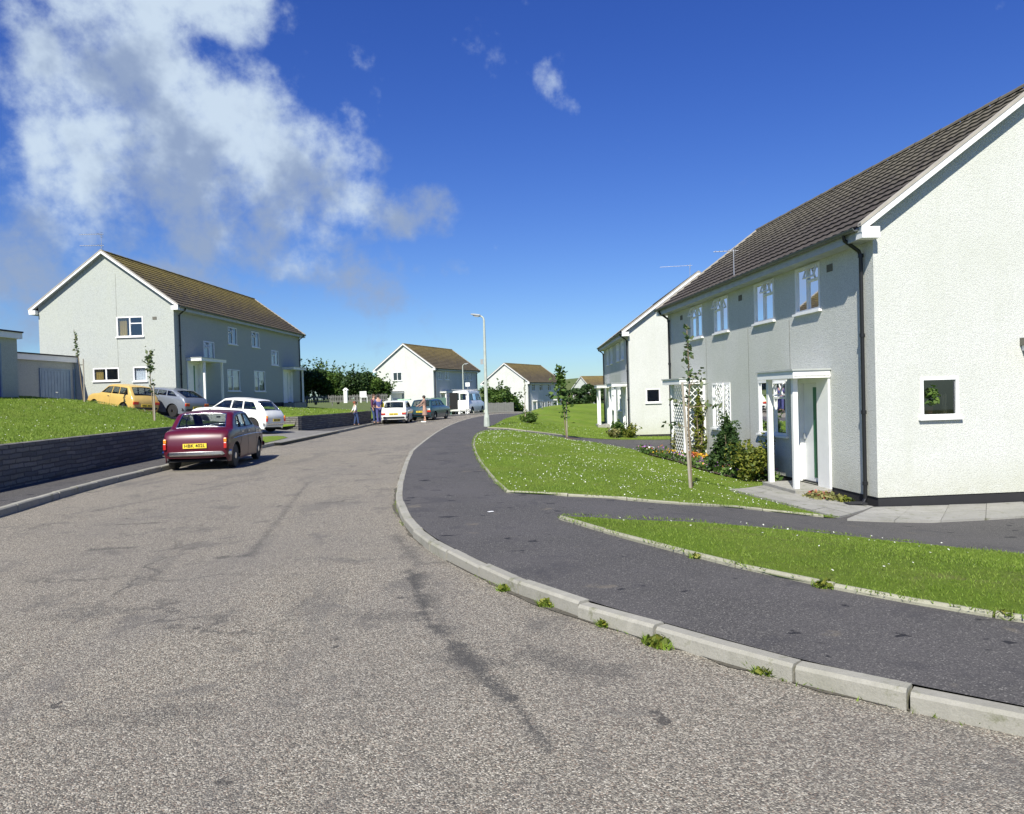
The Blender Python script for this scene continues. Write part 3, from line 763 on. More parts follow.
        if cur:
            k = s.mb(side); cw = w * (.24 if cur == 'sides' else .5)
            spans = {'sides': [(u0 + .03, u0 + cw), (u1 - cw, u1 - .03)], 'left': [(u0 + .03, u0 + w * .34)], 'right': [(u1 - w * .34, u1 - .03)], 'full': [(u0 + .03, u1 - .03)]}[cur]
            for (xa, xb) in spans:
                k = s.mb(side)
                n = max(6, int((xb - xa) / .03)); 
                for i in range(n):
                    ya = xa + (xb - xa) * i / n; yb = xa + (xb - xa) * (i + 1) / n; da = -.12 - .02 * math.sin(i * 1.9); db = -.12 - .02 * math.sin((i + 1) * 1.9)
                    k.quad((ya, v0 + .03, da), (yb, v0 + .03, db), (yb, v1 - .02, db), (ya, v1 - .02, da))
                k.build('curtain', curmat, fr, fix=False)
        return fr
    def roof(s):
        L, W, sx = s.L, s.W, s.sx; n = 15; half = W / 2 + OE; T = .036; amp = .008 if s.detail >= 2 else 0
        ny = int((L + 2 * OV) / .05) if s.detail >= 2 else 40
        mb = MB(); ys = [-OV + (L + 2 * OV) * i / ny for i in range(ny + 1)]
        nx_, nz_ = -RISE / math.hypot(half, RISE), half / math.hypot(half, RISE)
        for side in (0, 1):
            for i in range(n):
                t0, t1 = i / n, (i + 1) / n; rr = random.Random(i * 2 + side)
                rows = []
                for (t, off) in ((t0, .0), (t0, T), (t1, .004)):
                    x = -OE + half * t; z = EAVE + .06 + RISE * t; row = []
                    for j, y in enumerate(ys):
                        w = amp * math.sin(2 * math.pi * y / .30) * (1 if off == T else .6); jg = rr.uniform(-.003, .003) if s.detail >= 2 else 0
                        o_ = off + (w + jg if off > .002 else 0)
                        xx = x + nx_ * o_; zz = z + nz_ * o_
                        row.append(((sx * xx) if side == 0 else sx * (W - xx), y, zz))
                    rows.append(row)
                b = len(mb.v)
                for r in rows: mb.v += r
                m = len(ys)
                for k in range(2):
                    for j in range(m - 1):
                        q = (b + k * m + j, b + k * m + j + 1, b + (k + 1) * m + j + 1, b + (k + 1) * m + j)
                        mb.f.append(q if (side == 0) != (sx > 0) else q[::-1])
        # underside and verge edge
        for side in (0, 1):
            X = lambda x: sx * x if side == 0 else sx * (W - x)
            A = [(X(-OE), EAVE + .02), (X(W / 2), EAVE + .02 + RISE)]
            mb.add([(A[0][0], -OV, A[0][1]), (A[1][0], -OV, A[1][1]), (A[1][0], L + OV, A[1][1]), (A[0][0], L + OV, A[0][1])], [(0, 1, 2, 3)])
        o = mb.build('roof', s.roofmat, s.e, smooth=30, fix=False); s.roofo = o
        # ridge tiles
        r = MB(); k = 0; y = -OV
        while y < L + OV - .05:
            y2 = min(y + .45, L + OV); z = EAVE + .06 + RISE; rad = .11
            P = [(sx * W / 2 + (rad + (k % 2) * .006) * math.cos(t), (rad + (k % 2) * .006) * math.sin(t) * .9 - .03) for t in [math.pi * q / 6 for q in range(7)]]
            b = len(r.v); r.v += [(p[0], y, z + p[1]) for p in P] + [(p[0], y2 - .008, z + p[1]) for p in P]
            r.f += [(b + q, b + q + 1, b + q + 8, b + q + 7) for q in range(6)]
            if k == 0: r.f.append(tuple(b + q for q in range(7)))
            y = y2; k += 1
        r.build('ridge_tiles', s.roofmat, o, smooth=30, fix=False)
        # cement verge strip, barge boards with boxed ends
        for (ya, yb, nm) in ((-OV, -OV + .10, 0), (L + OV - .10, L + OV, 1)):
            v = MB(); bb = MB()
            for side in (0, 1):
                X = lambda x: sx * x if side == 0 else sx * (W - x)
                for (m, o0, o1, y0, y1, e0) in ((v, .01, .075, ya - .012, yb, -OE - .02), (bb, -.115, .008, ya if nm == 0 else L + OV - .03, ya + .03 if nm == 0 else L + OV, -OE)):
                    P = []
                    for yy in (y0, y1):
                        for (x, off) in ((e0, o0), (W / 2, o0), (W / 2, o1), (e0, o1)):
                            t = (x + OE) / half
                            P.append((X(x), yy, EAVE + .06 + RISE * t + off))
                    m.add(P, [(0, 1, 2, 3), (4, 5, 6, 7), (0, 1, 5, 4), (1, 2, 6, 5), (2, 3, 7, 6), (3, 0, 4, 7)])
                bb.box(min(X(-OE + .01), X(-.0)), max(X(-OE + .01), X(-.0)), ya + .002 if nm == 0 else L + .02, -.02 if nm == 0 else L + OV - .002, EAVE - .155, EAVE + .05)
            sf = MB()
            for side in (0, 1):
                X = lambda x: sx * x if side == 0 else sx * (W - x)
                y0, y1 = (ya + .031, -.001) if nm == 0 else (L + .001, L + OV - .031); P = []
                for off in (-.10, -.085):
                    P += [(X(-OE), y0, EAVE + .06 + off), (X(-OE), y1, EAVE + .06 + off), (X(W / 2), y1, EAVE + .06 + RISE + off), (X(W / 2), y0, EAVE + .06 + RISE + off)]
                sf.add(P, [(0, 1, 2, 3), (4, 5, 6, 7), (0, 1, 5, 4), (1, 2, 6, 5), (2, 3, 7, 6), (3, 0, 4, 7)])
            sf.build('verge_soffit', 'grey_fascia', o)
            v.build('verge', 'verge_cement', o); bb.build('barge_board', 'white_paint', o)
        # soffit + fascia + gutter both sides
        for side in (0, 1):
            X = lambda x: sx * x if side == 0 else sx * (W - x)
            m = MB(); xs = sorted((X(-OE + .045), X(0))); m.box(xs[0], xs[1], -.018, L + .018, EAVE - .16, EAVE - .145)
            xs = sorted((X(-OE + .02), X(-OE + .044))); m.box(xs[0], xs[1], -.018, L + .018, EAVE - .16, EAVE + .03); m.build('fascia', 'grey_fascia', s.e)
            g = MB(); cx, cz, rr = X(-OE - .045), EAVE + .045, .062; b = 0
            pr = [(cx + rr * math.cos(t), cz + rr * math.sin(t)) for t in [math.pi + math.pi * q / 8 for q in range(9)]] + [(cx + (rr - .012) * math.cos(t), cz + (rr - .012) * math.sin(t)) for t in [2 * math.pi - math.pi * q / 8 for q in range(9)]]
            g.v = [(p[0], -.12, p[1]) for p in pr] + [(p[0], L + .12, p[1]) for p in pr]; np_ = len(pr)
            g.f = [(i, (i + 1) % np_, (i + 1) % np_ + np_, i + np_) for i in range(np_)] + [tuple(range(np_))[::-1], tuple(range(np_, 2 * np_))]
            g.build('gutter', 'gutter', s.e, smooth=True)
    def pipe(s, u, side='F'):
        P = s.P; z = EAVE; m = MB()
        m.tube([P(side, u, z - .02, OE + .045), P(side, u, z - .10, OE + .03), P(side, u, z - .30, .10), P(side, u, z - .40, .065), P(side, u, .12, .065)], .036, 10)
        for zz in (z - .42, 3.2, 1.75, .4): m.tube([P(side, u, zz, .065), P(side, u, zz + .07, .065)], .05, 10)
        m.tube([P(side, u, .14, .065), P(side, u, .04, .12)], .036, 10)
        m.build('downpipe', 'black_plastic', s.e, smooth=True)
    def vent(s, side, u, v):
        m = s.mb(side); m.box(u - .11, u + .11, v - .075, v + .075, -.01, .012); m.build('air_vent', 'joint', s.e)
    def porch(s, u0, u1, door0, door1, zf=.18, flip=False, dcol='green_paint', posts=None, screen=True):
        """flat canopy on two posts over the front door; floor level zf"""
        zc = 2.50
        c = s.mb('F'); c.box(u0, u1, zc, zc + .035, .0, .80); cn = c.build('canopy', 'white_wood', s.e)
        f = s.mb('F'); f.box(u0, u1, zc - .025, zc + .13, .78, .81); f.box(u0, u0 + .03, zc - .025, zc + .13, 0.01, .779); f.box(u1 - .03, u1, zc - .025, zc + .13, 0.01, .779)
        f.build('canopy_fascia', 'white_paint', cn)
        r = s.mb('F'); r.box(u0 - .03, u1 + .03, zc + .131, zc + .165, 0.005, .84); r.build('canopy_felt', 'grey_fascia', cn)
        for up in posts or (u0 + .22, u1 - .28):
            q = s.mb('F'); q.box(up - .05, up + .05, zf - .10, zc - .001, .58, .69); q.build('post', 'white_paint', s.e, bevel=.006)
        st = s.mb('F'); st.box(u0 + .02, u1 - .12, -.3, zf - .02, .003, .80); st.build('step', 'slab', s.e, bevel=.012)
        # door, frame, glazed strip, boards either side
        s.holes['F'].append((door0, door1, zf, zc - .03))
        d = s.mb('F'); d.box(door0 + .06, door1 - .06, zf + .02, zc - .13, -.125, -.09); dr = d.build('door', 'white_paint', s.e, bevel=.004)
        g = s.mb('F'); a, b = (door0 + .16, door0 + .40) if not flip else (door1 - .40, door1 - .16); g.box(a, b, zf + .12, zc - .22, -.088, -.078); g.build('door_panel', dcol, dr)
        h = s.mb('F'); hu = door1 - .13 if not flip else door0 + .13; h.box(hu - .02, hu + .02, zf + .95, zf + 1.08, -.088, -.03); h.build('handle', 'chrome', dr)
        w = s.mb('F')
        w.box(door0, door0 + .058, zf, zc - .03, -.14, .01); w.box(door1 - .058, door1, zf, zc - .03, -.14, .01); w.box(door0 + .058, door1 - .058, zc - .128, zc - .03, -.14, .01)
        w.build('door_frame', 'white_paint', s.e)
        if screen:
            k = s.mb('F'); 
            if not flip: k.box(u0 + .03, door0 - .002, zf - .02, zc - .001, .004, .05); k.box(door1 + .002, door1 + .16, zf - .02, zc - .001, .004, .05)
            else: k.box(door1 + .002, u1 - .03, zf - .02, zc - .001, .004, .05); k.box(door0 - .16, door0 - .002, zf - .02, zc - .001, .004, .05)
            k.build('side_board', 'white_paint', s.e)
        i = s.mb('F'); i.box(door0 - .05, door1 + .05, zf - .02, zc, -1.1, -.17); i.build('hallway', 'room_shade_paint', s.e)
def aerial(loc, rz, label, h=1.2, n=9, length=1.1, double=False, arm=0.0):
    e = empty('tv_aerial', loc, rz, label, 'tv aerial', 'television aerials')
    m = MB(); m.tube([(0, 0, 0), (0, 0, h)], .013, 6); m.build('mast', 'steel', e)
    for k, zz in enumerate([h - .05] + ([h - .62] if double else [])):
        b = MB(); b.tube([(-length, 0, zz + (.03 if k else .0)), (.12, 0, zz)], .010, 6)
        for i in range(n):
            x = -length + .05 + i * (length / n); l = .10 + .012 * i
            b.tube([(x, -l, zz + .01), (x, l, zz + .01)], .006, 5)
        for q in (-.16, -.08, .0, .08): b.tube([(.02, -.16, zz + q), (.02, .16, zz + q)], .007, 5)
        b.tube([(-.12, -.16, zz + .02), (-.12, .16, zz + .02)], .009, 5); b.build('antenna', 'steel', e)
    return e

# --- the near house on the right; local y runs along the street front, x into the gable
A1 = RAD(5.0)
h1 = House((6.74, 13.7, -.75), A1, 12.75, 1, 'nearest pale rendered house on the right, with a green striped door under its porch', 'render_green', 'tiles_brown', 2)
def UF(h, u):      # pixel column -> distance along the street front
    rz = h.e.rotation_euler.z; lx, ly = h.e.location.x, h.e.location.y; k = (u - 512) / 740.0
    return (lx - k * ly) / (k * math.cos(rz) + math.sin(rz))
for (a, b, c) in ((1.95, 3.05, 'sides'), (4.15, 5.3, 'left'), (7.05, 8.15, 'right'), (9.15, 10.25, 'full')):
    h1.window('F', a, b, 3.93, 4.93, 'upper', c, flip=a > 6)
h1.window('F', 3.60, 5.18, 1.15, 2.47, 'ground', 'sides', label='large ground floor window beside the porch with its small top light open')
h1.window('F', 7.05, 8.45, 1.15, 2.47, 'ground', 'right', flip=True, openit=False)
h1.window('G', .87, 1.62, 1.66, 2.41, 'one', None, label='small square kitchen window with a potted plant inside')
h1.window('G', 5.2, 6.3, 3.93, 4.93, 'upper', 'full')
h1.porch(1.60, 3.35, 2.12, 3.02, posts=(1.92, 3.12))
h1.porch(9.05, 10.85, 9.40, 10.30, flip=True, posts=(9.16, 10.36), dcol='white_wood')
h1.walls(); h1.roof(); h1.pipe(.30); h1.pipe(12.45)
for u in (3.4, 5.75, 8.9): h1.joint('F', u, .25, 3.85)
for u in (1.55, 6.2, 11.2): h1.vent('F', u, 4.72)
# side porch at the right edge of the picture
m = h1.mb('G'); m.box(2.86, 4.6, 2.96, 3.10, 0.003, .60); m.build('canopy', 'joint', h1.e); m = h1.mb('G'); m.box(2.90, 4.6, 2.86, 2.958, 0.003, .55); m.build('canopy_fascia', 'white_paint', h1.e)
m = h1.mb('G'); m.box(3.02, 3.08, .2, 2.855, .003, .04); m.box(4.2, 4.26, .2, 2.855, .003, .04); m.build('door_frame', 'white_paint', h1.e)
m = h1.mb('G'); m.box(3.082, 4.198, .2, 2.855, .003, .02); m.build('door', 'green_paint', h1.e)
m = MB().tube([h1.P('G', 2.99, 2.85, .02), h1.P('G', 2.99, 2.5, .02)], .03, 6); m.build('bracket', 'black_plastic', h1.e)
# plants and a jar of sticks inside the small window
def leafball(name, c, r, n, size, mat, parent=None, squash=1.0):
    p = RNG.normal(size=(n, 3)); p /= np.linalg.norm(p, axis=1)[:, None]; p *= (RNG.random(n) ** .45)[:, None] * r; p[:, 2] *= squash
    return leafquads(name, p + np.array(c), size, mat, parent)
def leafquads(name, P, size, mat, parent=None, up=.0, long=1.5):
    n = len(P); a = RNG.normal(size=(n, 3)); a[:, 2] = np.abs(a[:, 2]) * .6 + up; a /= np.linalg.norm(a, axis=1)[:, None]
    b = np.cross(a, RNG.normal(size=(n, 3))); b /= np.linalg.norm(b, axis=1)[:, None]
    s = size * (0.55 + .9 * RNG.random(n))[:, None]
    c = np.cross(a, b)
    V = np.stack([P - a * s * .5 * long, P + b * s * .45 + c * s * .10, P + a * s * .5 * long, P - b * s * .45 + c * s * .10], 1)
    return np_mesh(name, V.reshape(-1, 3), 4, mat, parent)
wp = h1.e.matrix_world
def H1(side, u, v, d):
    q = h1.P(side, u, v, d); c, s_ = math.cos(A1), math.sin(A1); return (6.74 + q[0] * c - q[1] * s_, 13.7 + q[0] * s_ + q[1] * c, -.75 + q[2])
pe = empty('pot_plant', H1('G', 1.10, 1.72, -.11), A1, 'leafy green plant in a terracotta pot inside the small gable window', 'pot plant')
MB().lathe([(.055, 0), (.078, .11), (.083, .115), (.083, .135), (.06, .135)], 16).build('pot', simple('terracotta', (.33, .12, .06), .8), pe, smooth=True)
leafball('foliage', (0, 0, .33), .19, 300, .075, 'leaf_mid', pe, 1.15)
je = empty('jar', H1('G', 1.41, 1.72, -.11), A1, 'jar of upright wooden spoons inside the small gable window', 'jar')
MB().lathe([(.05, 0), (.055, .13), (.05, .15)], 14).build('body', simple('cane', (.35, .22, .08), .7), je, smooth=True)
k = MB(); [k.tube([(.02 * math.cos(i), .02 * math.sin(i), .05), (.045 * math.cos(i), .03 * math.sin(i), .36 + .03 * math.sin(i * 3))], .007, 5) for i in range(7)]; k.build('spoon', simple('beech', (.55, .36, .16), .7), je)['kind'] = 'thing'

# trellis with climber at the far porch
def lattice(mb, fn, a0, a1, b0, b1, step=.16, w=.022, t=.012):
    """diagonal lattice laths in a rectangle; fn maps (a, b, depth)"""
    A, B = a1 - a0, b1 - b0
    for sgn, dep in ((1, 0), (-1, t * 1.05)):
        c = -B
        while c < A:
            pts = []
            # line a = c + s (sgn=1) for b from 0..B
            s0, s1 = max(0, -c), min(B, A - c)
            if s1 - s0 > .03:
                p, q = (c + s0, s0), (c + s1, s1)
                if sgn < 0: p, q = (p[0], B - p[1]), (q[0], B - q[1])
                dx, dy = q[0] - p[0], q[1] - p[1]; l = math.hypot(dx, dy); nx, ny = -dy / l * w / 2, dx / l * w / 2
                P = [(p[0] + nx, p[1] + ny), (q[0] + nx, q[1] + ny), (q[0] - nx, q[1] - ny), (p[0] - nx, p[1] - ny)]
                V = [fn(a0 + min(max(x, 0), A), b0 + min(max(y, 0), B), dep) for x, y in P] + [fn(a0 + min(max(x, 0), A), b0 + min(max(y, 0), B), dep + t) for x, y in P]
                mb.add(V, [(0, 1, 2, 3), (4, 7, 6, 5), (0, 4, 5, 1), (1, 5, 6, 2), (2, 6, 7, 3), (3, 7, 4, 0)])
            c += step
    return mb
te = empty('trellis', (0, 0, 0), 0, 'white diagonal lattice trellis panels closing in the far porch of the nearest right house', 'trellis')
te.location = (6.74, 13.7, -.75); te.rotation_euler = (0, 0, A1)
m = MB(); lattice(m, lambda a, b, d: (-a, 9.13 + d, b), .06, .60, .12, 2.45, .2, .03); m.build('lattice_panel', 'white_paint', te)
m = MB(); lattice(m, lambda a, b, d: (-.62 - d, a, b), 9.22, 10.30, .12, 2.45, .2, .03); m.build('lattice_panel', 'white_paint', te)
m = MB(); m.box(-.06, -.0, 9.10, 9.18, .05, 2.47); m.build('batten', 'white_paint', te)
tw = empty('trellis', (6.74, 13.7, -.75), A1, 'white lattice trellis fixed over the ground floor window left of the conifer', 'trellis')
m = MB(); lattice(m, lambda a, b, d: (-.11 - d, a, b), 7.32, 7.78, 1.22, 2.45, .15); m.build('lattice_panel', 'white_paint', tw)
m = MB(); [m.box(-.135, -.10, y, y + .03, 1.18, 2.47) for y in (7.29, 7.78)]; m.build('batten', 'white_paint', tw)

# paving by the house
def slabs(name, pts, poly):
    mb = MB(); rr = random.Random(5)
    for P in pts:
        z = [float(Gz(x, y)) + .035 + rr.uniform(-.006, .006) for x, y in P]
        cx = sum(p[0] for p in P) / 4; cy = sum(p[1] for p in P) / 4
        Q = [(cx + (x - cx) * .988, cy + (y - cy) * .988) for x, y in P]
        mb.add([(*q, zz) for q, zz in zip(Q, z)] + [(*q, zz - .06) for q, zz in zip(Q, z)], [(0, 1, 2, 3), (0, 4, 5, 1), (1, 5, 6, 2), (2, 6, 7, 3), (3, 7, 4, 0)])
    o = mb.build(name, 'slab'); o['kind'] = 'structure'; return o
def H1g(u, d): q = H1('F', u, 0, d); return (q[0], q[1])
S = []
def patchwork(a, b, c, d, nu, nv):
    def q(u, v): return tuple(a[k] * (1 - u) * (1 - v) + b[k] * u * (1 - v) + c[k] * u * v + d[k] * (1 - u) * v for k in (0, 1))
    for i in range(nu):
        for j in range(nv): S.append([q(i / nu, j / nv), q((i + 1) / nu, j / nv), q((i + 1) / nu, (j + 1) / nv), q(i / nu, (j + 1) / nv)])
patchwork((4.45, 15.35), (5.25, 11.98), H1g(-.02, .10), (5.78, 16.9), 5, 3)
patchwork((5.28, 11.75), (15.5, 13.9), H1('G', 8.8, 0, .02)[:2], H1('G', -.10, 0, .02)[:2], 12, 2)
slabs('paving', S, None)

# --- second house on the right
h2 = House((5.91, 37.0, -.66), RAD(-1.6), 12.9, 1, 'second house on the right, its gable with one small dark window half hidden', 'render_green', 'tiles_brown', 1)
h2.window('G', .80, 1.50, 1.62, 2.32, 'one', None)
for (a, b) in ((1.95, 3.05), (4.15, 5.3), (7.4, 8.5), (9.7, 10.8)): h2.window('F', a, b, 3.93, 4.93, 'upper', 'sides', openit=False)
h2.window('F', 3.6, 5.2, 1.15, 2.45, 'ground', 'sides', openit=False); h2.window('F', 7.4, 8.9, 1.15, 2.45, 'ground', 'sides', openit=False)
h2.porch(.9, 3.4, 1.6, 2.5, posts=(1.1, 3.2)); h2.porch(9.5, 11.3, 9.9, 10.8, flip=True)
h2.walls(.03); h2.roof(); h2.pipe(.25); h2.pipe(12.6)

# --- house on the left (street side faces right and is in shade)
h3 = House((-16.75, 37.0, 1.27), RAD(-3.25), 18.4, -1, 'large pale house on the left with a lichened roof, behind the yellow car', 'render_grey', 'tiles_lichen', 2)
def UG(h, u):
    rz = h.e.rotation_euler.z; lx, ly = h.e.location.x, h.e.location.y; k = (u - 512) / 740.0
    # point = loc + sx*t*(cos,sin)
    t = (k * ly - lx) / (math.cos(rz) - k * math.sin(rz)); return t * h.sx
def VH(h, side, u_px, v_px):
    """local height of a pixel on a house side"""
    t = UF(h, u_px) if side == 'F' else UG(h, u_px); q = h.P(side, t, 0, 0); rz = h.e.rotation_euler.z
    y = h.e.location.y + q[0] * math.sin(rz) + q[1] * math.cos(rz); x = h.e.location.x + q[0] * math.cos(rz) - q[1] * math.sin(rz)
    hz = 394.7 - .028 * (u_px - 512)
    return EYE + (hz - v_px) * y / 740.0 - h.e.location.z
def win_px(h, side, ua, ub, va, vb, **k):
    f = UF if side == 'F' else UG; a, b = sorted((f(h, ua), f(h, ub))); um = (ua + ub) / 2
    z0, z1 = VH(h, side, um, vb), VH(h, side, um, va)
    return h.window(side, a, b, z0, min(z1, 4.93 if side in 'FB' else 9), **k)
win_px(h3, 'G', 120.0, 146.3, 316.8, 336.8, kind='upper', cur='right', curmat='curtain_gold', label='upstairs gable window, casement open on the left', openit=False)
win_px(h3, 'G', 94.8, 120.6, 368.0, 381.0, kind='two', cur='right', curmat='curtain_gold')
win_px(h3, 'G', 134.8, 148.4, 366.8, 381.2, kind='one', cur='full')
win_px(h3, 'F', 205.5, 216.2, 341.5, 359.5, kind='upper', cur='full')
win_px(h3, 'F', 230.4, 239.2, 327.5, 344.5, kind='upper', cur='sides')
win_px(h3, 'F', 253.7, 261.4, 332.0, 347.5, kind='upper', cur='sides')
win_px(h3, 'F', 272.9, 279.9, 350.5, 365.5, kind='upper', cur='full')
win_px(h3, 'F', 228.5, 240.9, 369.6, 391.2, kind='ground', cur='full', openit=False)
win_px(h3, 'F', 255.2, 266.0, 371.0, 391.5, kind='ground', cur='full', openit=False)
h3.porch(1.1, 4.0, 1.75, 2.6, posts=(1.75, 3.8), screen=True)
h3.porch(14.6, 17.2, 15.4, 16.3, flip=False, posts=(16.9,))
h3.walls(); h3.roof(); h3.pipe(.45); h3.pipe(18.1)
h3.joint('G', UG(h3, 120.2), .3, 6.9); h3.vent('G', UG(h3, 158), 4.6)

# --- house in the centre distance and the one beyond it
h4 = House((-8.5, 81, -.50), RAD(-19), 13, -1, 'white gabled house in the middle distance behind the cars and the white van', 'render_white', 'tiles_far', 1)
win_px(h4, 'G', 394.0, 402.8, 372.2, 380.8, kind='two', cur=None)
for (a, b, c, d) in ((1.2, 2.2, 3.95, 4.9), (3.1, 4.4, 3.95, 4.9), (8.2, 9.3, 3.95, 4.9), (10.2, 11.2, 3.95, 4.9), (4.6, 6.2, 1.1, 2.4), (7.6, 9.2, 1.1, 2.4)): h4.window('F', a, b, c, d, 'upper', 'sides', openit=False)
h4.porch(1.5, 4.2, 2.1, 3.0); h4.porch(9.6, 11.8, 10.2, 11.1, flip=True)
h4.walls(); h4.roof(); h4.pipe(.3); h4.pipe(12.7)
h5 = House((2.3, 104, -1.95), RAD(-25), 13, -1, 'far white gabled house seen between the lamp post and the slender tree', 'render_white', 'tiles_far', 1)
for (a, b, c, d) in ((1.5, 2.6, 3.95, 4.9), (4.2, 5.4, 3.95, 4.9), (7.4, 8.6, 3.95, 4.9), (10.2, 11.3, 3.95, 4.9), (4.6, 6.0, 1.1, 2.4), (7.2, 8.6, 1.1, 2.4)): h5.window('F', a, b, c, d, 'upper', 'sides', openit=False)
h5.window('G', 1.2, 2.0, 1.4, 2.3, 'one', None)
h5.porch(1.4, 3.6, 2.0, 2.9); h5.porch(9.4, 11.6, 10.0, 10.9, flip=True)
h5.walls(); h5.roof(); h5.pipe(.3); h5.pipe(12.7)
h6 = House((17.0, 158, -2.9), RAD(-60), 15, -1, 'farthest house, only its brown roof and a bit of white gable above the trees', 'render_white', 'tiles_far', 1)
h6.window('G', 3.0, 4.2, 3.95, 4.9, 'upper', 'sides', openit=False); h6.walls(); h6.roof()

aerial((h3.e.location.x - 3.6, 37.0 + .25, 1.27 + 8.0), RAD(0), 'double tv aerial on the peak of the large left house', h=.95, double=True)
q = H1('F', 6.05, 5.22, .22); aerial((q[0], q[1], q[2]), A1 + RAD(-12), 'tv aerial standing at the eaves of the nearest right house', h=.78, length=.52, n=5)
aerial((9.35, 38.2, -.66 + 7.9), RAD(-10), 'tv aerial on the ridge of the second house on the right', h=.75, length=1.5)

# garages: flat roofed, street side in shade
def garage(loc, rz, W_, L_, H_, label, doors, sx=-1, fas=.28, wall='render_grey', gd='blue_paint'):
    e = empty('garage', loc, rz, label, 'garage', 'flat roofed rendered garages')
    f = lambda u, v, d: (-sx * d, u, v)
    m = MB(); m.box(min(0, sx * W_), max(0, sx * W_), 0, L_, -.4, H_); m.build('wall', wall, e)
    r = MB(); r.box(min(.17 * -sx, sx * (W_ + .17)), max(.17 * -sx, sx * (W_ + .17)), -.17, L_ + .1, H_ + .002, H_ + fas); r.build('fascia', 'white_paint', e)
    r = MB(); r.box(min(.21 * -sx, sx * (W_ + .21)), max(.21 * -sx, sx * (W_ + .21)), -.21, L_ + .12, H_ + fas + .001, H_ + fas + .06); r.build('roof', 'felt', e)
    for (a, b, h, mat, nm) in doors:
        d = MB(f); d.box(a, b, 0, h, .004, .03); dd = d.build(nm, mat, e)
        k = MB(f); k.box(a - .07, a - .001, 0, h + .07, .004, .05); k.box(b + .001, b + .07, 0, h + .07, .004, .05); k.box(a - .001, b + .001, h + .001, h + .07, .004, .05); k.build('door_frame', 'blue_pale', dd)
        if b - a > 1.5:
            k = MB(f); n = 9
            for i in range(n): k.box(a + .03 + (b - a - .06) * i / n + .012, a + .03 + (b - a - .06) * (i + 1) / n - .012, .06, h - .06, .031, .042)
            k.build('boarding', mat, dd); k = MB(f); k.box((a + b) / 2 - .08, (a + b) / 2 + .08, .9, .95, .043, .07); k.build('handle', 'chrome', dd)
    return e
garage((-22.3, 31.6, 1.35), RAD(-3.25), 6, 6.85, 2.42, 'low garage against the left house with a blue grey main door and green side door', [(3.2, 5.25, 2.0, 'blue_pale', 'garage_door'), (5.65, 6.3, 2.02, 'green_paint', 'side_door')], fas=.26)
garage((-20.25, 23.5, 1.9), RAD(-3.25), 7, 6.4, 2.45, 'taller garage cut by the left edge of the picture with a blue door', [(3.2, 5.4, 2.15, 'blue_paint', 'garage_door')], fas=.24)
garage((-13.0, 79.6, -.45), RAD(-19), 1.9, 2.6, 2.5, 'low outbuilding against the white gable in the middle distance', [(.4, 2.0, 1.9, 'blue_pale', 'garage_door')], fas=.16, wall='render_white')
# ------------------------------------------------------------------ vehicles
def paint(name, c, coat=.6, rough=.35, metal=0.0):
    if name in MATS: return name
    t = NT(name); t.col(t.mix(t.ramp(t.noise(2.5, 5), [(.3, 0), (.7, 1)]), tuple(x * .93 for x in c), tuple(min(1, x * 1.05) for x in c)))
    t.set(Roughness=rough, Metallic=metal); t.b.inputs['Coat Weight'].default_value = coat; t.b.inputs['Coat Roughness'].default_value = .06
    MATS[name] = t.m; return name
simple('lamp_red', (.45, .02, .015), .25, coat=.6); simple('lamp_amber', (.75, .25, .02), .25, coat=.6); simple('lamp_clear', (.75, .78, .8), .15, coat=.5)
simple('plate_yellow', (.85, .62, .05), .4, var=.04); simple('plate_ink', (.01, .01, .01), .5); simple('seat_vinyl', (.05, .045, .04), .6); simple('under', (.012, .012, .012), .9)

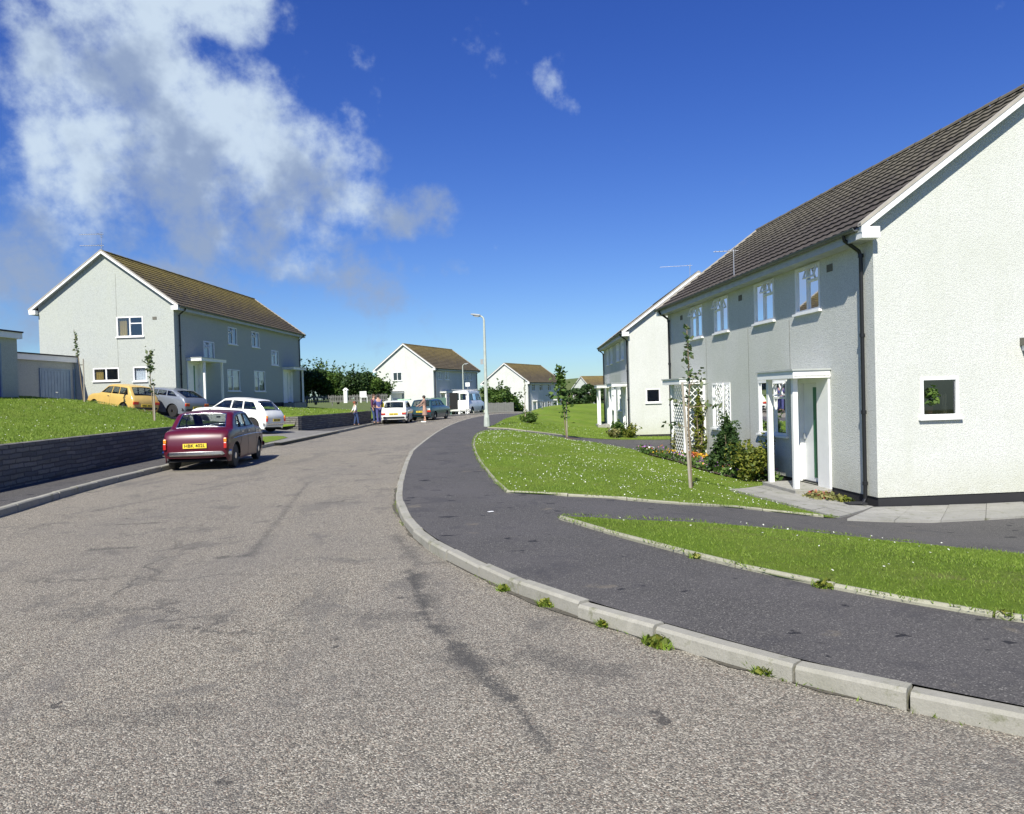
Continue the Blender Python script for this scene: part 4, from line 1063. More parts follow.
def car(name, loc, heading, label, mat, L, W, top, glass_r, glass_f, belt, sides, wheels, rad=.29, pitch=None, group='parked cars', near=False, plate=None,
        lamps='vertical', bumper='chrome', tumble=.24, sill=.19, seats=True, rim='chrome', cat='car', doors=(), hole_doors=False):
    """top: (y, z) outline from the rear bottom round over the roof to the front bottom; glass_r / glass_f: index of the outline
    span that is the rear / front screen; sides: side windows as (y, z) polygons; wheels: (rear y, front y)"""
    rz = RAD(heading)
    if pitch is None: e = empty(name, loc, rz, label, cat, group)
    else:
        f = Vector((-math.sin(rz), math.cos(rz), 0)); n = Vector(pitch).normalized(); f = (f - n * f.dot(n)).normalized(); r = f.cross(n)
        e = empty(name, loc, 0, label, cat, group, rot=Matrix((r, f, n)).transposed().to_euler())
    # closed outline with wheel arches along the sill
    arch = rad + .055; bot = []
    y0, y1 = top[-1][0], top[0][0]
    bot.append((top[-1][0] - .04, sill))
    for wy in sorted(wheels, reverse=True):
        zc = rad; a0 = math.asin(max(-1, (sill - zc) / arch)); n = 12
        for k in range(n + 1):
            a = a0 + (math.pi - 2 * a0) * k / n; bot.append((wy + arch * math.cos(a), zc + arch * math.sin(a)))
    bot.append((top[0][0] + .04, sill))
    zroof = max(p[1] for p in top)
    # resample the top outline, remember which span is glass
    T = []; G = []
    for i in range(len(top) - 1):
        a, b = top[i], top[i + 1]; n = max(1, int(math.hypot(b[0] - a[0], b[1] - a[1]) / .09))
        for k in range(n):
            T.append((a[0] + (b[0] - a[0]) * k / n, a[1] + (b[1] - a[1]) * k / n)); G.append('r' if i == glass_r else ('f' if i == glass_f else ''))
    T.append(top[-1]); nT = len(T)
    def plan(y):
        q = abs(y - L / 2) / (L / 2); return 1 - .075 * q ** 5 - .015 * q * q
    def hw(y, z):
        h = W / 2 * plan(y)
        if z <= belt: return h - .05 * ((z - .55) / .45) ** 2 * (W / 2) * 1.2
        hb = h - .05 * ((belt - .55) / .45) ** 2 * (W / 2) * 1.2
        return hb - .02 - tumble * (z - belt)
    TL = [Vector(p) for p in T]
    def dtop(y, z):
        best = 9
        for a, b in zip(TL[:-1], TL[1:]):
            d = b - a; t = max(0, min(1, ((y - a.x) * d.x + (z - a.y) * d.y) / max(d.length_squared, 1e-9))); q = math.hypot(y - a.x - d.x * t, z - a.y - d.y * t)
            best = min(best, q)
        return best
    R_ = .055
    def side(y, z, s, off=0):
        e_ = dtop(y, z); r = 0 if e_ > R_ else R_ * (1 - math.sqrt(max(0, 1 - (1 - e_ / R_) ** 2)))
        return (s * (hw(y, z) - r + off), y, z)
    V = [Vector(p) for p in T + bot]; n = len(V); E = [(i, (i + 1) % n) for i in range(n)]
    for poly in sides:
        k = len(V); m = len(poly); V += [Vector(p) for p in poly]; E += [(k + i, k + (i + 1) % m) for i in range(m)]
    polyo = [tuple(v) for v in V[:n]]
    st = .07 if near else .11
    gx, gy = np.meshgrid(np.arange(0, L, st), np.arange(sill, zroof, st * .8)); gx, gy = gx.ravel(), gy.ravel()
    m_ = pip(polyo, gx, gy); gx, gy = gx[m_], gy[m_]; dd, _s = pdist(polyo, gx, gy, True); m_ = dd > .03; gx, gy = gx[m_], gy[m_]
    for p in sides:
        dd, _s = pdist(list(p), gx, gy, True); m_ = dd > .02; gx, gy = gx[m_], gy[m_]
    V += [Vector((a, b)) for a, b in zip(gx, gy)]
    # ring just inside the edge for the rounded shoulder
    for i in range(1, nT - 1):
        a, b = TL[i - 1], TL[i + 1]; d = (b - a).normalized(); nn_ = Vector((d.y, -d.x))
        for off in (.018, .042):
            q = TL[i] + nn_ * off
            if pip(polyo, [q.x], [q.y])[0]: V.append(Vector((q.x, q.y)))
    vo, eo, fo, *_q = delaunay_2d_cdt(V, E, [], 1, 1e-4)
    keep = []
    for f in fo:
        cx = sum(vo[i][0] for i in f) / len(f); cy = sum(vo[i][1] for i in f) / len(f)
        if not any(pip(p, [cx], [cy])[0] for p in sides): keep.append(tuple(f))
    b = MB()
    for s in (1, -1): b.add([side(v[0], v[1], s) for v in vo], keep)
    stn = [-1, -.86, -.6, -.3, 0, .3, .6, .86, 1]
    def band(i, t, off=0.0):
        y, z = T[i]; x0 = hw(y, z) - R_; c = (1 - t * t)
        d = (Vector(T[min(i + 1, nT - 1)]) - Vector(T[max(i - 1, 0)])).normalized(); nn_ = Vector((-d.y, d.x))
        bl = .035 * c + off
        return (x0 * t, y + nn_.x * bl, z + nn_.y * bl)
    vs = [band(i, t) for i in range(nT) for t in stn]; fs = []; m = len(stn)
    for i in range(nT - 1):
        for k in range(m - 1):
            if G[i] and 0 < k < m - 2: continue
            fs.append((i * m + k, i * m + k + 1, (i + 1) * m + k + 1, (i + 1) * m + k))
    b.add(vs, fs)
    body = b.build('body', mat, e, fix=True)
    bm = bmesh.new(); bm.from_mesh(body.data); bmesh.ops.remove_doubles(bm, verts=bm.verts, dist=.0035); bmesh.ops.recalc_face_normals(bm, faces=bm.faces); bm.to_mesh(body.data); bm.free()
    body.data.polygons.foreach_set('use_smooth', [True] * len(body.data.polygons)); body.data.set_sharp_from_angle(angle=RAD(38))
    # glass
    for key, nm in (('r', 'rear_window'), ('f', 'windscreen')):
        idx = [i for i in range(nT) if i < nT - 1 and G[i] == key]
        if not idx: continue
        idx.append(idx[-1] + 1); ts = stn[1:-1]; g = MB(); g.add([band(i, t, -.010) for i in idx for t in ts], [(a * 7 + k, a * 7 + k + 1, (a + 1) * 7 + k + 1, (a + 1) * 7 + k) for a in range(len(idx) - 1) for k in range(6)])
        g.build(nm, 'car_glass', e, smooth='all')
        # rubber seal
        r = MB(); lp = [band(idx[0], t, .004) for t in ts] + [band(i, ts[-1], .004) for i in idx[1:]] + [band(idx[-1], t, .004) for t in ts[::-1][1:]] + [band(i, ts[0], .004) for i in idx[::-1][1:]]
        r.tube(lp, .011, 6, cap=False); r.build('seal', 'rubber' if bumper != 'chrome' else 'chrome', e, smooth='all')
    for p in sides:
        for s in (1, -1):
            g = MB(); g.add([side(y, z, s, -.012) for y, z in p], [tuple(range(len(p)))]); g.build('side_window', 'car_glass', e)
            r = MB(); lp = [side(y, z, s, .0) for y, z in list(p) + [p[0]]]; r.tube(lp, .009, 5, cap=False); r.build('window_trim', 'rubber', e)
    # shut lines and handles
    for dl in doors:
        for s in (1, -1):
            q = densify(dl, .12, False); r = MB(); r.tube([side(y, z, s, .0005) for y, z in q], .0035, 4); r.build('door_seam', 'under', e)
            hy, hz = dl[0]; k = MB(); x = side(hy + .09, belt - .09, s)[0]
            k.box(min(x, x + s * .028), max(x, x + s * .028), hy + .05, hy + .17, belt - .11, belt - .085); k.build('door_handle', 'chrome', e)
    # floor, inner arches
    m = MB(); m.box(-W / 2 + .12, W / 2 - .12, .12, L - .12, sill + .01, sill + .05); m.build('floor_pan', 'under', e)
    if seats:
        wr, wf = wheels
        sy = wr + .95 * (wf - wr) * .62
        for (ya, w0, w1) in ((sy, -W * .36, -W * .04), (sy, W * .04, W * .36), (wr + .30, -W * .36, W * .36)):
            q = MB(); q.box(w0, w1, ya, ya + .45, sill + .05, .52); q.box(w0, w1, ya - .10, ya + .04, .45, belt - .03); q.build('seat', 'seat_vinyl', e, bevel=.04)
        q = MB(); q.box(-W * .4, W * .4, wf - .62, wf - .40, .45, belt - .05); q.build('dashboard', 'seat_vinyl', e, bevel=.04)
        q = MB(); q.lathe([(.17, 0), (.19, .01), (.17, .02)], 20, 'y', (W * .2, wf - .75, belt - .02), cap=False); q.build('steering_wheel', 'under', e)
    # wheels
    for wy in wheels:
        for s in (1, -1):
            x = s * (W / 2 * plan(wy) - .11)
            t = MB(); w = .075; t.lathe([(rad * .62, -w), (rad * .93, -w), (rad, -w * .7), (rad, w * .7), (rad * .93, w), (rad * .62, w)], 26, 'x', (x, wy, rad)); ty = t.build('wheel', 'rubber', e, smooth=30)
            o_ = w if s > 0 else -w; k = MB(); k.lathe([(rad * .62, x + o_ * .55), (rad * .60, x + o_ * .98), (rad * .52, x + o_ * .80), (rad * .30, x + o_ * .80), (rad * .26, x + o_ * 1.05), (rad * .05, x + o_ * 1.10)], 22, 'x', (0, wy, rad)); k.build('rim', rim, ty, smooth=30)
    # bumpers
    for (yy, d) in ((0.0, -1), (L, 1)):
        zb = .40; n = 9; P = []
        for k in range(n):
            t = -1 + 2 * k / (n - 1); P.append((W / 2 * .99 * t, yy + d * (.055 - .06 * t * t) - (d * .10 if abs(t) == 1 else 0), zb))
        q = MB()
        for k in range(n - 1):
            a, c = P[k], P[k + 1]; h = .06
            q.add([(a[0], a[1] - d * .05, zb - h), (c[0], c[1] - d * .05, zb - h), (c[0], c[1], zb - h * .5), (a[0], a[1], zb - h * .5), (c[0], c[1], zb + h * .5), (a[0], a[1], zb + h * .5), (c[0], c[1] - d * .05, zb + h), (a[0], a[1] - d * .05, zb + h)],
                  [(0, 1, 2, 3), (3, 2, 4, 5), (5, 4, 6, 7)])
        q.build('bumper', bumper, e, smooth=30, fix=False)
    # lamps
    def yrear(z):
        for a, c in zip(T[:-1], T[1:]):
            if (a[1] - z) * (c[1] - z) <= 0 and a[0] < L / 2: return a[0] + (c[0] - a[0]) * ((z - a[1]) / (c[1] - a[1] if c[1] != a[1] else 1))
        return 0
    for s in (1, -1):
        if lamps == 'vertical': parts = ((.50, .64, 'lamp_red'), (.645, .74, 'lamp_amber'))
        elif lamps == 'wide': parts = ((.56, .66, 'lamp_red'), (.665, .70, 'lamp_amber'))
        else: parts = ((.62, .76, 'lamp_red'),)
        wd = .065 if lamps == 'vertical' else (.24 if lamps == 'wide' else .10)
        for z0, z1, mt in parts:
            yy = yrear((z0 + z1) / 2); x = hw(yy + .02, (z0 + z1) / 2) - .015; q = MB(); q.box(min(s * x, s * (x - wd)), max(s * x, s * (x - wd)), yy - .045, yy + .06, z0, z1); q.build('rear_lamp', mt, e, bevel=.012)
        q = MB(); q.lathe([(.085, L - .06), (.085, L + .005), (.06, L + .025), (.01, L + .03)], 18, 'y', (s * W * .36, 0, .58)); q.build('headlight', 'lamp_clear', e, smooth=True)
    if plate:
        zc, txt = plate; yy = yrear(zc) - .052; q = MB(); q.box(-.26, .26, yy - .006, yy + .004, zc - .055, zc + .055); pl = q.build('number_plate', 'plate_yellow', e)
        if txt:
            cu = bpy.data.curves.new('plate_text', 'FONT'); cu.body = txt; cu.size = .105; cu.offset = .0025; cu.align_x = 'CENTER'; cu.align_y = 'CENTER'; cu.extrude = .001; cu.space_character = 1.05; cu.materials.append(MATS['plate_ink'])
            tmp = bpy.data.objects.new('tmp', cu); COL.objects.link(tmp); bpy.context.view_layer.update(); tm = bpy.data.meshes.new_from_object(tmp.evaluated_get(bpy.context.evaluated_depsgraph_get())); bpy.data.objects.remove(tmp)
            to = bpy.data.objects.new('plate_lettering', tm); COL.objects.link(to); to.parent = pl; to.location = (0, yy - .0085, zc); to.rotation_euler = (RAD(90), 0, 0)
        else:
            k = MB(); [k.box(x, x + .045, yy - .010, yy - .006, zc - .032, zc + .032) for x in (-.22, -.15, -.08, .03, .10, .17)]; k.build('plate_lettering', 'plate_ink', pl)
    return e, side
SAL = [(.05, .30), (.0, .42), (.0, .62), (.04, .80), (.13, .90), (.40, .955), (.46, .965), (.80, 1.27), (.92, 1.315), (1.4, 1.35), (1.9, 1.335), (2.14, 1.29), (2.62, .955), (2.72, .935), (3.25, .88), (3.55, .80), (3.66, .70), (3.69, .5), (3.66, .28)]
SIDES = [[(1.00, .95), (.86, 1.00), (.98, 1.20), (1.12, 1.235), (1.13, .95)], [(1.19, .95), (1.19, 1.245), (1.60, 1.262), (1.66, .95)], [(1.73, .95), (1.68, 1.262), (1.98, 1.245), (2.10, 1.21), (2.44, .96)]]
ADO_D = [[(1.06, .90), (1.02, .62), (.92, .52)], [(1.70, .93), (1.69, .24)], [(2.56, .92), (2.60, .62), (2.55, .26)]]
maroon = paint('maroon_paint', (.082, .0025, .013), .35, .38)
c1, sd1 = car('parked_car', (-7.28, 16.95, .005), 6.5, 'maroon saloon parked at the left kerb with a yellow rear number plate', maroon, 3.69, 1.56, SAL, 6, 11, .93, SIDES, (.62, 3.0), .285, near=True, plate=(.575, 'HBK 402L'), doors=ADO_D)
q = MB(); q.box(-.33, .33, -.012, .03, .605, .618); q.build('chrome_strip', 'chrome', c1); q = MB(); q.box(-.035, .035, -.02, .03, .625, .66); q.build('boot_handle', 'chrome', c1)
for s in (1, -1):
    q = MB(); q.tube([(s * .78, .3 + .25 * k, .74 - .004 * (k - 6) ** 2 * .2) for k in range(13)], .006, 5); q.build('waist_trim', 'chrome', c1)
q = MB(); q.box(-.05, .05, 1.95, 1.97, 1.17, 1.21); q.build('mirror', 'under', c1)
q = MB(); q.tube([(.35, -.03, .23), (.35, .4, .23)], .02, 8); q.build('exhaust', 'steel', c1)
def hatch(L, H, slope, rear=.12, bonnet=.90):
    return [(.06, .28), (.0, .42), (.01, .72), (rear, .90), (rear + .05, .95), (rear + slope, H - .10), (rear + slope + .12, H - .04), (L * .40, H), (L * .50, H - .015), (L * .57, H - .06), (L * .71, .95), (L * .73, .93), (L * .90, bonnet - .04), (L * .97, bonnet - .14), (L, .55), (L - .03, .28)]
def hside(L, H, slope, rear=.12):
    return [[(rear + slope * .5 + .12, .97), (rear + slope + .10, H - .13), (L * .30, H - .11), (L * .295, .97)], [(L * .315, .97), (L * .32, H - .11), (L * .44, H - .10), (L * .45, .97)], [(L * .47, .97), (L * .46, H - .10), (L * .555, H - .13), (L * .675, .98)]]
SL = (-.135, 0, 1)   # the driveway's slope: ground falls towards +x
SLN = (.085, 0, 1)
white = paint('white_car_paint', (.80, .80, .74), .5, .35); yellow = paint('yellow_paint', (.56, .38, .11), .4, .45); silver = paint('silver_paint', (.20, .225, .26), .6, .35, .3); teal = paint('teal_paint', (.018, .055, .07), .6, .3); blue = paint('pale_blue_paint', (.25, .38, .50))
hb = hatch(3.72, 1.40, .46, .14, .92); car('parked_car', (-10.0, 31.15, float(driveD(-10.2)) + .01), 75, 'white estate car parked across the driveway just beyond the maroon car', white, 3.72, 1.53, hb, 4, 9, .95, hside(3.72, 1.40, .46, .14), (.66, 3.0), .30, pitch=SLN, plate=(.56, None), doors=[[(1.12, .93), (1.08, .3)], [(1.72, .93), (1.72, .26)], [(2.55, .93), (2.6, .3)]], rim='white_paint')
hy = hatch(3.3, 1.38, .34); car('parked_car', (-16.3, 32.9, float(driveD(-17.2)) + .02), 62, 'yellow estate car in front of the left house gable', yellow, 3.3, 1.42, hy, 4, 9, .94, hside(3.3, 1.38, .34), (.60, 2.68), .29, pitch=(.10, 0, 1), bumper='rubber', lamps='wide', plate=(.52, None), doors=[[(1.55, .93), (1.55, .25)]])
hs = hatch(3.7, 1.30, .62); car('parked_car', (-14.75, 34.5, float(driveD(-16.2)) + .02), 70, 'silver hatchback with a dark sloping tail behind the yellow car', silver, 3.7, 1.60, hs, 4, 9, .90, hside(3.7, 1.30, .62), (.70, 2.95), .29, pitch=(.12, 0, 1), bumper='rubber', lamps='wide', plate=(.50, None), doors=[[(1.5, .9), (1.5, .25)]])
hw_ = hatch(4.1, 1.37, .42); car('parked_car', (-7.05, 44.0, .0), 2, 'white hatchback at the left kerb with people standing beside it', white + '', 4.1, 1.62, hw_, 4, 9, .92, hside(4.1, 1.37, .42), (.75, 3.2), .29, bumper='rubber', lamps='wide', plate=(.60, None), doors=[[(1.6, .92), (1.6, .25)]])
ht = hatch(4.2, 1.40, .30); car('parked_car', (-6.05, 48.7, .0), -13, 'dark teal estate car in front of the white hatchback', teal, 4.2, 1.62, ht, 4, 9, .94, hside(4.2, 1.40, .30), (.78, 3.25), .29, bumper='rubber', lamps='wide', plate=(.60, None), doors=[[(1.6, .94), (1.6, .25)]])
car('parked_car', (9.6, 118, -1.95), -75, 'pale blue car roof glimpsed under the far trees', blue, 3.3, 1.5, hy, 4, 9, .94, hside(3.3, 1.38, .34), (.60, 2.68), .29, bumper='rubber', seats=False)
d = empty('roof_load', (-6.7, 46.5, 1.40), RAD(2), 'folded pale green sheet lying on the white hatchback roof', 'bundle')
q = MB(); q.box(-.45, .35, -.3, .45, 0, .07); q.build('sheet', simple('pale_green', (.35, .55, .38), .8), d, bevel=.03, seg=3)
# white van with its rear door open
VL, VW, VH_ = 4.6, 1.80, 2.0
VT = [(.05, .30), (.0, .42), (.0, 1.0), (.03, 1.12), (.06, 1.22), (.14, 1.78), (.20, 1.92), (.35, 1.98), (2.2, 2.0), (3.2, 1.97), (3.42, 1.86), (3.78, 1.18), (3.85, 1.12), (4.42, 1.0), (4.56, .86), (4.6, .5), (4.56, .3)]
VS = [[(.45, 1.18), (.47, 1.72), (1.22, 1.74), (1.22, 1.18)], [(1.32, 1.18), (1.32, 1.74), (2.25, 1.74), (2.25, 1.18)], [(2.40, 1.18), (2.40, 1.73), (3.15, 1.72), (3.45, 1.20)]]
v, vs = car('van', (-4.28, 60.3, 0.0), -14, 'white van at the far bend with one back door open', white, VL, VW, VT, 4, 10, 1.12, VS, (.75, 3.65), .32, tumble=.14, sill=.28, lamps='tall', bumper='white_car_paint', plate=None, group='vans', cat='van', doors=[[(2.35, 1.1), (2.35, .35)]])
q = MB(); q.box(-.80, -.12, -.045, -.012, .48, 1.84); q.build('load_shade_panel', 'under', v)  # flat near-black panel paints the shade inside the van's open back
q = MB(); q.box(-.86, -.82, -.78, -.05, .50, 1.80); q.build('rear_door', white, v, bevel=.01); q = MB(); q.box(.0, .82, -.05, -.014, .48, 1.22); q.box(.0, .10, -.05, -.014, 1.22, 1.84); q.box(.72, .82, -.05, -.014, 1.22, 1.84); q.box(.1, .72, -.05, -.014, 1.74, 1.84); q.build('rear_door', white, v)
q = MB(); [q.box(-.75, .75, y, y + .04, 2.06, 2.10) for y in (.4, 1.2, 2.0, 2.8)]; [q.box(x, x + .04, .3, 2.95, 2.10, 2.14) for x in (-.75, .71)]; [q.box(x, x + .04, y, y + .04, 1.93, 2.06) for x in (-.75, .71) for y in (.4, 2.8)]; q.build('roof_rack', 'steel', v)
st = empty('step_stool', (-3.95, 59.7, 0), RAD(-14), 'small white step stool behind the open van', 'stool')
q = MB(); q.box(-.28, .28, -.14, .14, .42, .46); q.build('seat', 'white_paint', st); 
for (x, y) in ((-.24, -.11), (.24, -.11), (-.24, .11), (.24, .11)): q = MB(); q.tube([(x * 1.1, y * 1.15, 0), (x * .9, y * .9, .42)], .022, 6); q.build('leg', 'white_paint', st)
# ------------------------------------------------------------------ street lamps
def lamp(name, loc, rz, h, label, sign=False):
    e = empty(name, loc, rz, label, 'street lamp', 'street lamps')
    m = MB(); m.lathe([(.15, -.1), (.15, .12), (.12, .5), (.085, .62), (.083, 1.5), (.062, h * .7), (.05, h - .35)], 12); b = m.build('column', 'lamp_paint', e, smooth=30)
    m = MB(); m.tube([(0, 0, h - .35), (0, 0, h - .16), (-.03, 0, h - .05), (-.10, 0, h + .02), (-.20, 0, h + .05)], [.05, .045, .04, .036, .033], 10); m.build('arm', 'lamp_paint', e, smooth=True)
    m = MB(); P = [(-.15, .05, .035), (-.20, .10, .06), (-.46, .115, .06), (-.60, .09, .04), (-.63, .04, .02)]
    for (x, w, hh) in P:
        z = h + .055 + (-x - .15) * .16; m.v += [(x, -w, z), (x, -w * .6, z + hh), (x, w * .6, z + hh), (x, w, z)]
    m.f = [(i * 4 + k, i * 4 + (k + 1) % 4, (i + 1) * 4 + (k + 1) % 4, (i + 1) * 4 + k) for i in range(4) for k in range(4)] + [(3, 2, 1, 0), (16, 17, 18, 19)]
    hd = m.build('lantern', 'lamp_head', e, smooth=30)
    m = MB(); m.v = []; 
    for (x, w, hh) in ((-.20, .08, .02), (-.27, .09, .075), (-.44, .09, .075), (-.54, .07, .02)):
        z = h + .053 + (-x - .15) * .16; m.v += [(x, -w, z), (x, -w * .6, z - hh), (x, w * .6, z - hh), (x, w, z)]
    m.f = [(i * 4 + k, i * 4 + (k + 1) % 4, (i + 1) * 4 + (k + 1) % 4, (i + 1) * 4 + k) for i in range(3) for k in range(4)] + [(3, 2, 1, 0), (12, 13, 14, 15)]
    m.build('diffuser', 'plastic_clear', hd, smooth=30)
    m = MB(); m.box(-.055, .055, -.156, -.148, .06, .42); m.build('access_door', 'lamp_paint', e)
    if sign:
        q = MB(); q.box(-.22, -.09, -.03, -.015, h - 2.22, h - 1.98); sg = q.build('sign', 'lamp_head', e); q = MB(); q.box(-.10, .05, -.012, .012, h - 2.2, h - 2.17); q.box(-.10, .05, -.012, .012, h - 2.02, h - 1.99); q.build('bracket', 'steel', sg)
    return e
lamp('street_lamp', (-1.20, 34.7, .11), RAD(-8), 5.12, 'tall grey street lamp at the corner of the lawn with its lantern over the pavement', True)
lamp('street_lamp', (-4.95, 76, -.45), RAD(172), 5.2, 'distant street lamp rising behind the white van')
n_ = empty('notice', (-4.4, 74.5, -.45), RAD(-10), 'small white square notice on a thin post behind the van', 'notice')
MB().tube([(0, 0, 0), (0, 0, 3.2)], .03, 6).build('post', 'steel', n_); MB().box(-.22, .22, -.04, -.02, 2.95, 3.35).build('panel', 'white_paint', n_)
# ------------------------------------------------------------------ plants
def clump(n, c, r, rng=RNG, hollow=.5):
    p = rng.normal(size=(n, 3)); p /= np.linalg.norm(p, axis=1)[:, None]; p *= (rng.random(n) ** hollow)[:, None]
    return p * np.array(r) + np.array(c)
def sapling(name, x, y, z, h, label, lean=(0, 0), stake=1.3, leaves=None, seed=1, stake_off=(.10, .02), stake_h=None, size=.09, branches=(), mat='leaf_sapling', spr=.12, group='young staked trees', lean_s=(0, 0)):
    rr = random.Random(seed); e = empty(name, (x, y, z), 0, label, 'tree', group)
    pts = []; n = 9
    for i in range(n):
        t = i / (n - 1); pts.append((lean[0] * t + rr.uniform(-.02, .02) * t * 2, lean[1] * t + rr.uniform(-.02, .02) * t * 2, h * .97 * t))
    t_ = MB().tube(pts, [.022 * (1 - .75 * i / (n - 1)) + .004 for i in range(n)], 7).build('trunk', 'bark', e, smooth=True)
    tips = []
    for (t0, dx, dy, dz) in branches:
        k = int(t0 * (n - 1)); p = pts[k]; q = [(p[0], p[1], p[2]), (p[0] + dx * .5, p[1] + dy * .5, p[2] + dz * .65), (p[0] + dx, p[1] + dy, p[2] + dz)]
        MB().tube(q, [.009, .007, .004], 5).build('branch', 'bark', e, smooth=True); tips.append(q)
    P = []
    for (t0, t1, cnt) in leaves or [(.55, 1.0, 90)]:
        for _ in range(cnt):
            t = rr.uniform(t0, t1); k = t * (n - 1); i = min(int(k), n - 2); f = k - i; p = [pts[i][a] * (1 - f) + pts[i + 1][a] * f for a in range(3)]
            s = spr * rr.choice((.5, .8, 1, 1.4)); P.append((p[0] + rr.gauss(0, s * .6), p[1] + rr.gauss(0, s * .6), p[2] + rr.gauss(0, s * .5)))
    for q in tips:
        for _ in range(10):
            t = rr.uniform(.45, 1.1); P.append(tuple(q[1][a] + (q[2][a] - q[1][a]) * (t * 2 - 1) + rr.gauss(0, .05) for a in range(3)) if t > .5 else q[2])
    leafquads('crown', np.array(P), size, mat, e)
    if stake:
        sh = stake_h or h * .55; ox, oy = stake_off
        s = MB(); s.tube([(ox, oy, -.2), (ox + lean_s[0], oy + lean_s[1], sh)], [.027, .023], 8); sk = s.build('stake', 'stake_wood', e)
        b = MB(); b.tube([(ox + lean_s[0] * .8, oy, sh * .86), (lean[0] * sh / h * .85, 0, sh * .86)], .016, 6); b.build('tie', 'rubber', sk)
    return e
sapling('young_tree', 3.44, 14.36, -.40, 3.32, 'slender sapling tied to a pale stake in front of the nearest right house', lean=(-.02, 0), stake_off=(-.02, -.06), stake_h=2.1, lean_s=(-.12, 0), seed=3,
        leaves=[(.62, .78, 22), (.78, .99, 40), (.50, .62, 8)], size=.08, spr=.07, branches=[(.66, .30, .05, .14), (.60, .50, -.1, .02), (.66, .22, -.02, .30), (.56, -.25, .05, .12), (.45, -.45, .0, .10)])
sapling('young_tree', 2.25, 31.0, -.33, 3.1, 'dark leafy sapling in a ring of soil at the edge of the second drive', lean=(-.22, 0), stake_off=(.03, .05), stake_h=1.5, seed=9, leaves=[(.3, .62, 60), (.55, 1.0, 230)], size=.13, spr=.26, mat='leaf_mid',
        branches=[(.55, .35, .0, .3), (.6, -.45, .1, .25), (.5, -.6, 0, .35), (.7, .2, .1, .2)])
sapling('young_tree', .72, 42.0, -.08, 2.7, 'thin almost leafless sapling with a leafy shrub at its foot beyond the second drive', lean=(.03, 0), stake_off=(.03, .0), stake_h=1.0, seed=5, leaves=[(.6, 1.0, 26)], size=.08, spr=.06)
sapling('young_tree', -12.25, 25.3, float(Lz(-12.25, 25.3)), 2.45, 'staked sapling on the left lawn in front of the silver car', lean=(-.08, 0), stake_off=(.03, 0), stake_h=1.3, seed=7, leaves=[(.70, 1.0, 75), (.4, .7, 14)], size=.10, spr=.13)
sapling('young_tree', -17.45, 30.2, float(Lz(-17.45, 30.2)), 3.05, 'taller bare staked sapling at the left end of the yellow car', lean=(-.28, 0), stake_off=(.03, 0), stake_h=1.75, seed=12, leaves=[(.62, 1.0, 40)], size=.09, spr=.05)
def soilring(x, y, r): 
    m = MB(); n = 20; zz = float(lawn_z1(np.array([x]), np.array([y]))[0]); m.add([(x, y, zz + .05)] + [(x + r * math.cos(6.283 * k / n) * (1 + .15 * math.sin(k * 3)), y + r * math.sin(6.283 * k / n), zz - .005) for k in range(n)], [(0, 1 + k, 1 + (k + 1) % n) for k in range(n)]); o = m.build('soil', 'soil', smooth='all', fix=False); o['kind'] = 'structure'
soilring(2.25, 31.0, .55)

def bush(name, x, y, z, w, h, label, cat='shrub', mat='leaf_dark', n=3500, size=.09, seed=1, shape='round', group=None, stems=3, d=None):
    rng = np.random.default_rng(seed); rr = random.Random(seed); e = empty(name, (x, y, z), 0, label, cat, group); d = d or w
    P = []; cl = 14 if shape != 'cone' else 18
    for k in range(cl):
        t = (k + .5) / cl; a = k * 2.4 + rr.uniform(-.4, .4)
        if shape == 'cone': zz = h * (.06 + .86 * t); rad = (w / 2) * (1 - t) ** .75 * .62; c = (rad * math.cos(a), rad * math.sin(a) * d / w, zz); r = (w * .24 * (1.15 - t), w * .24 * (1.15 - t), h * .13)
        else: zz = h * rr.uniform(.22, .8); rad = w / 2 * .62 * math.sqrt(max(0, 1 - ((zz / h - .45) / .6) ** 2)); c = (rad * math.cos(a) * rr.uniform(.4, 1.1), rad * math.sin(a) * d / w, zz); r = (w * rr.uniform(.17, .27), w * .22, h * rr.uniform(.16, .26))
        P.append(clump(n // cl, c, r, rng, .42))
        # wispy shoots
        for _ in range(3):
            b = np.array(c) + rng.normal(size=3) * np.array(r) * .5; dr = rng.normal(size=3) * .5 + np.array([c[0] * .6, c[1] * .6, .9]); dr /= np.linalg.norm(dr); tt = rng.random(14)[:, None]
            P.append(b + dr * tt * max(r) * 1.7 + rng.normal(size=(14, 3)) * size * .4)
    P = np.concatenate(P); P = P[P[:, 2] > .01]
    leafquads('foliage', P, size, mat, e, long=1.6)
    m = MB()
    for k in range(stems):
        a = k * 2.1; m2 = MB().tube([(0.04 * math.cos(a), .04 * math.sin(a), -.1), (w * .12 * math.cos(a), w * .12 * math.sin(a), h * .4), (w * .22 * math.cos(a), w * .22 * math.sin(a), h * .72)], [.03 * h / 1.5, .02 * h / 1.5, .006], 6); m2.build('stem', 'bark', e, smooth=True)
    return e
def g1(x, y): return float(Gz(x, y))
bush('conifer', 5.62, 19.35, -.72, 1.25, 1.50, 'dark upright conifer shrub against the front wall of the nearest right house', mat='leaf_dark', n=6500, size=.055, seed=4, shape='cone')
bush('shrub', 5.72, 17.75, -.74, 1.05, .98, 'rounded yellow green shrub between the conifer and the near porch', mat='leaf_gold', n=5200, size=.055, seed=6)
bush('shrub', .95, 42.0, -.10, 1.0, .42, 'low dark tuft of shrub at the foot of the thin sapling', mat='leaf_mid', n=700, size=.07, seed=8)
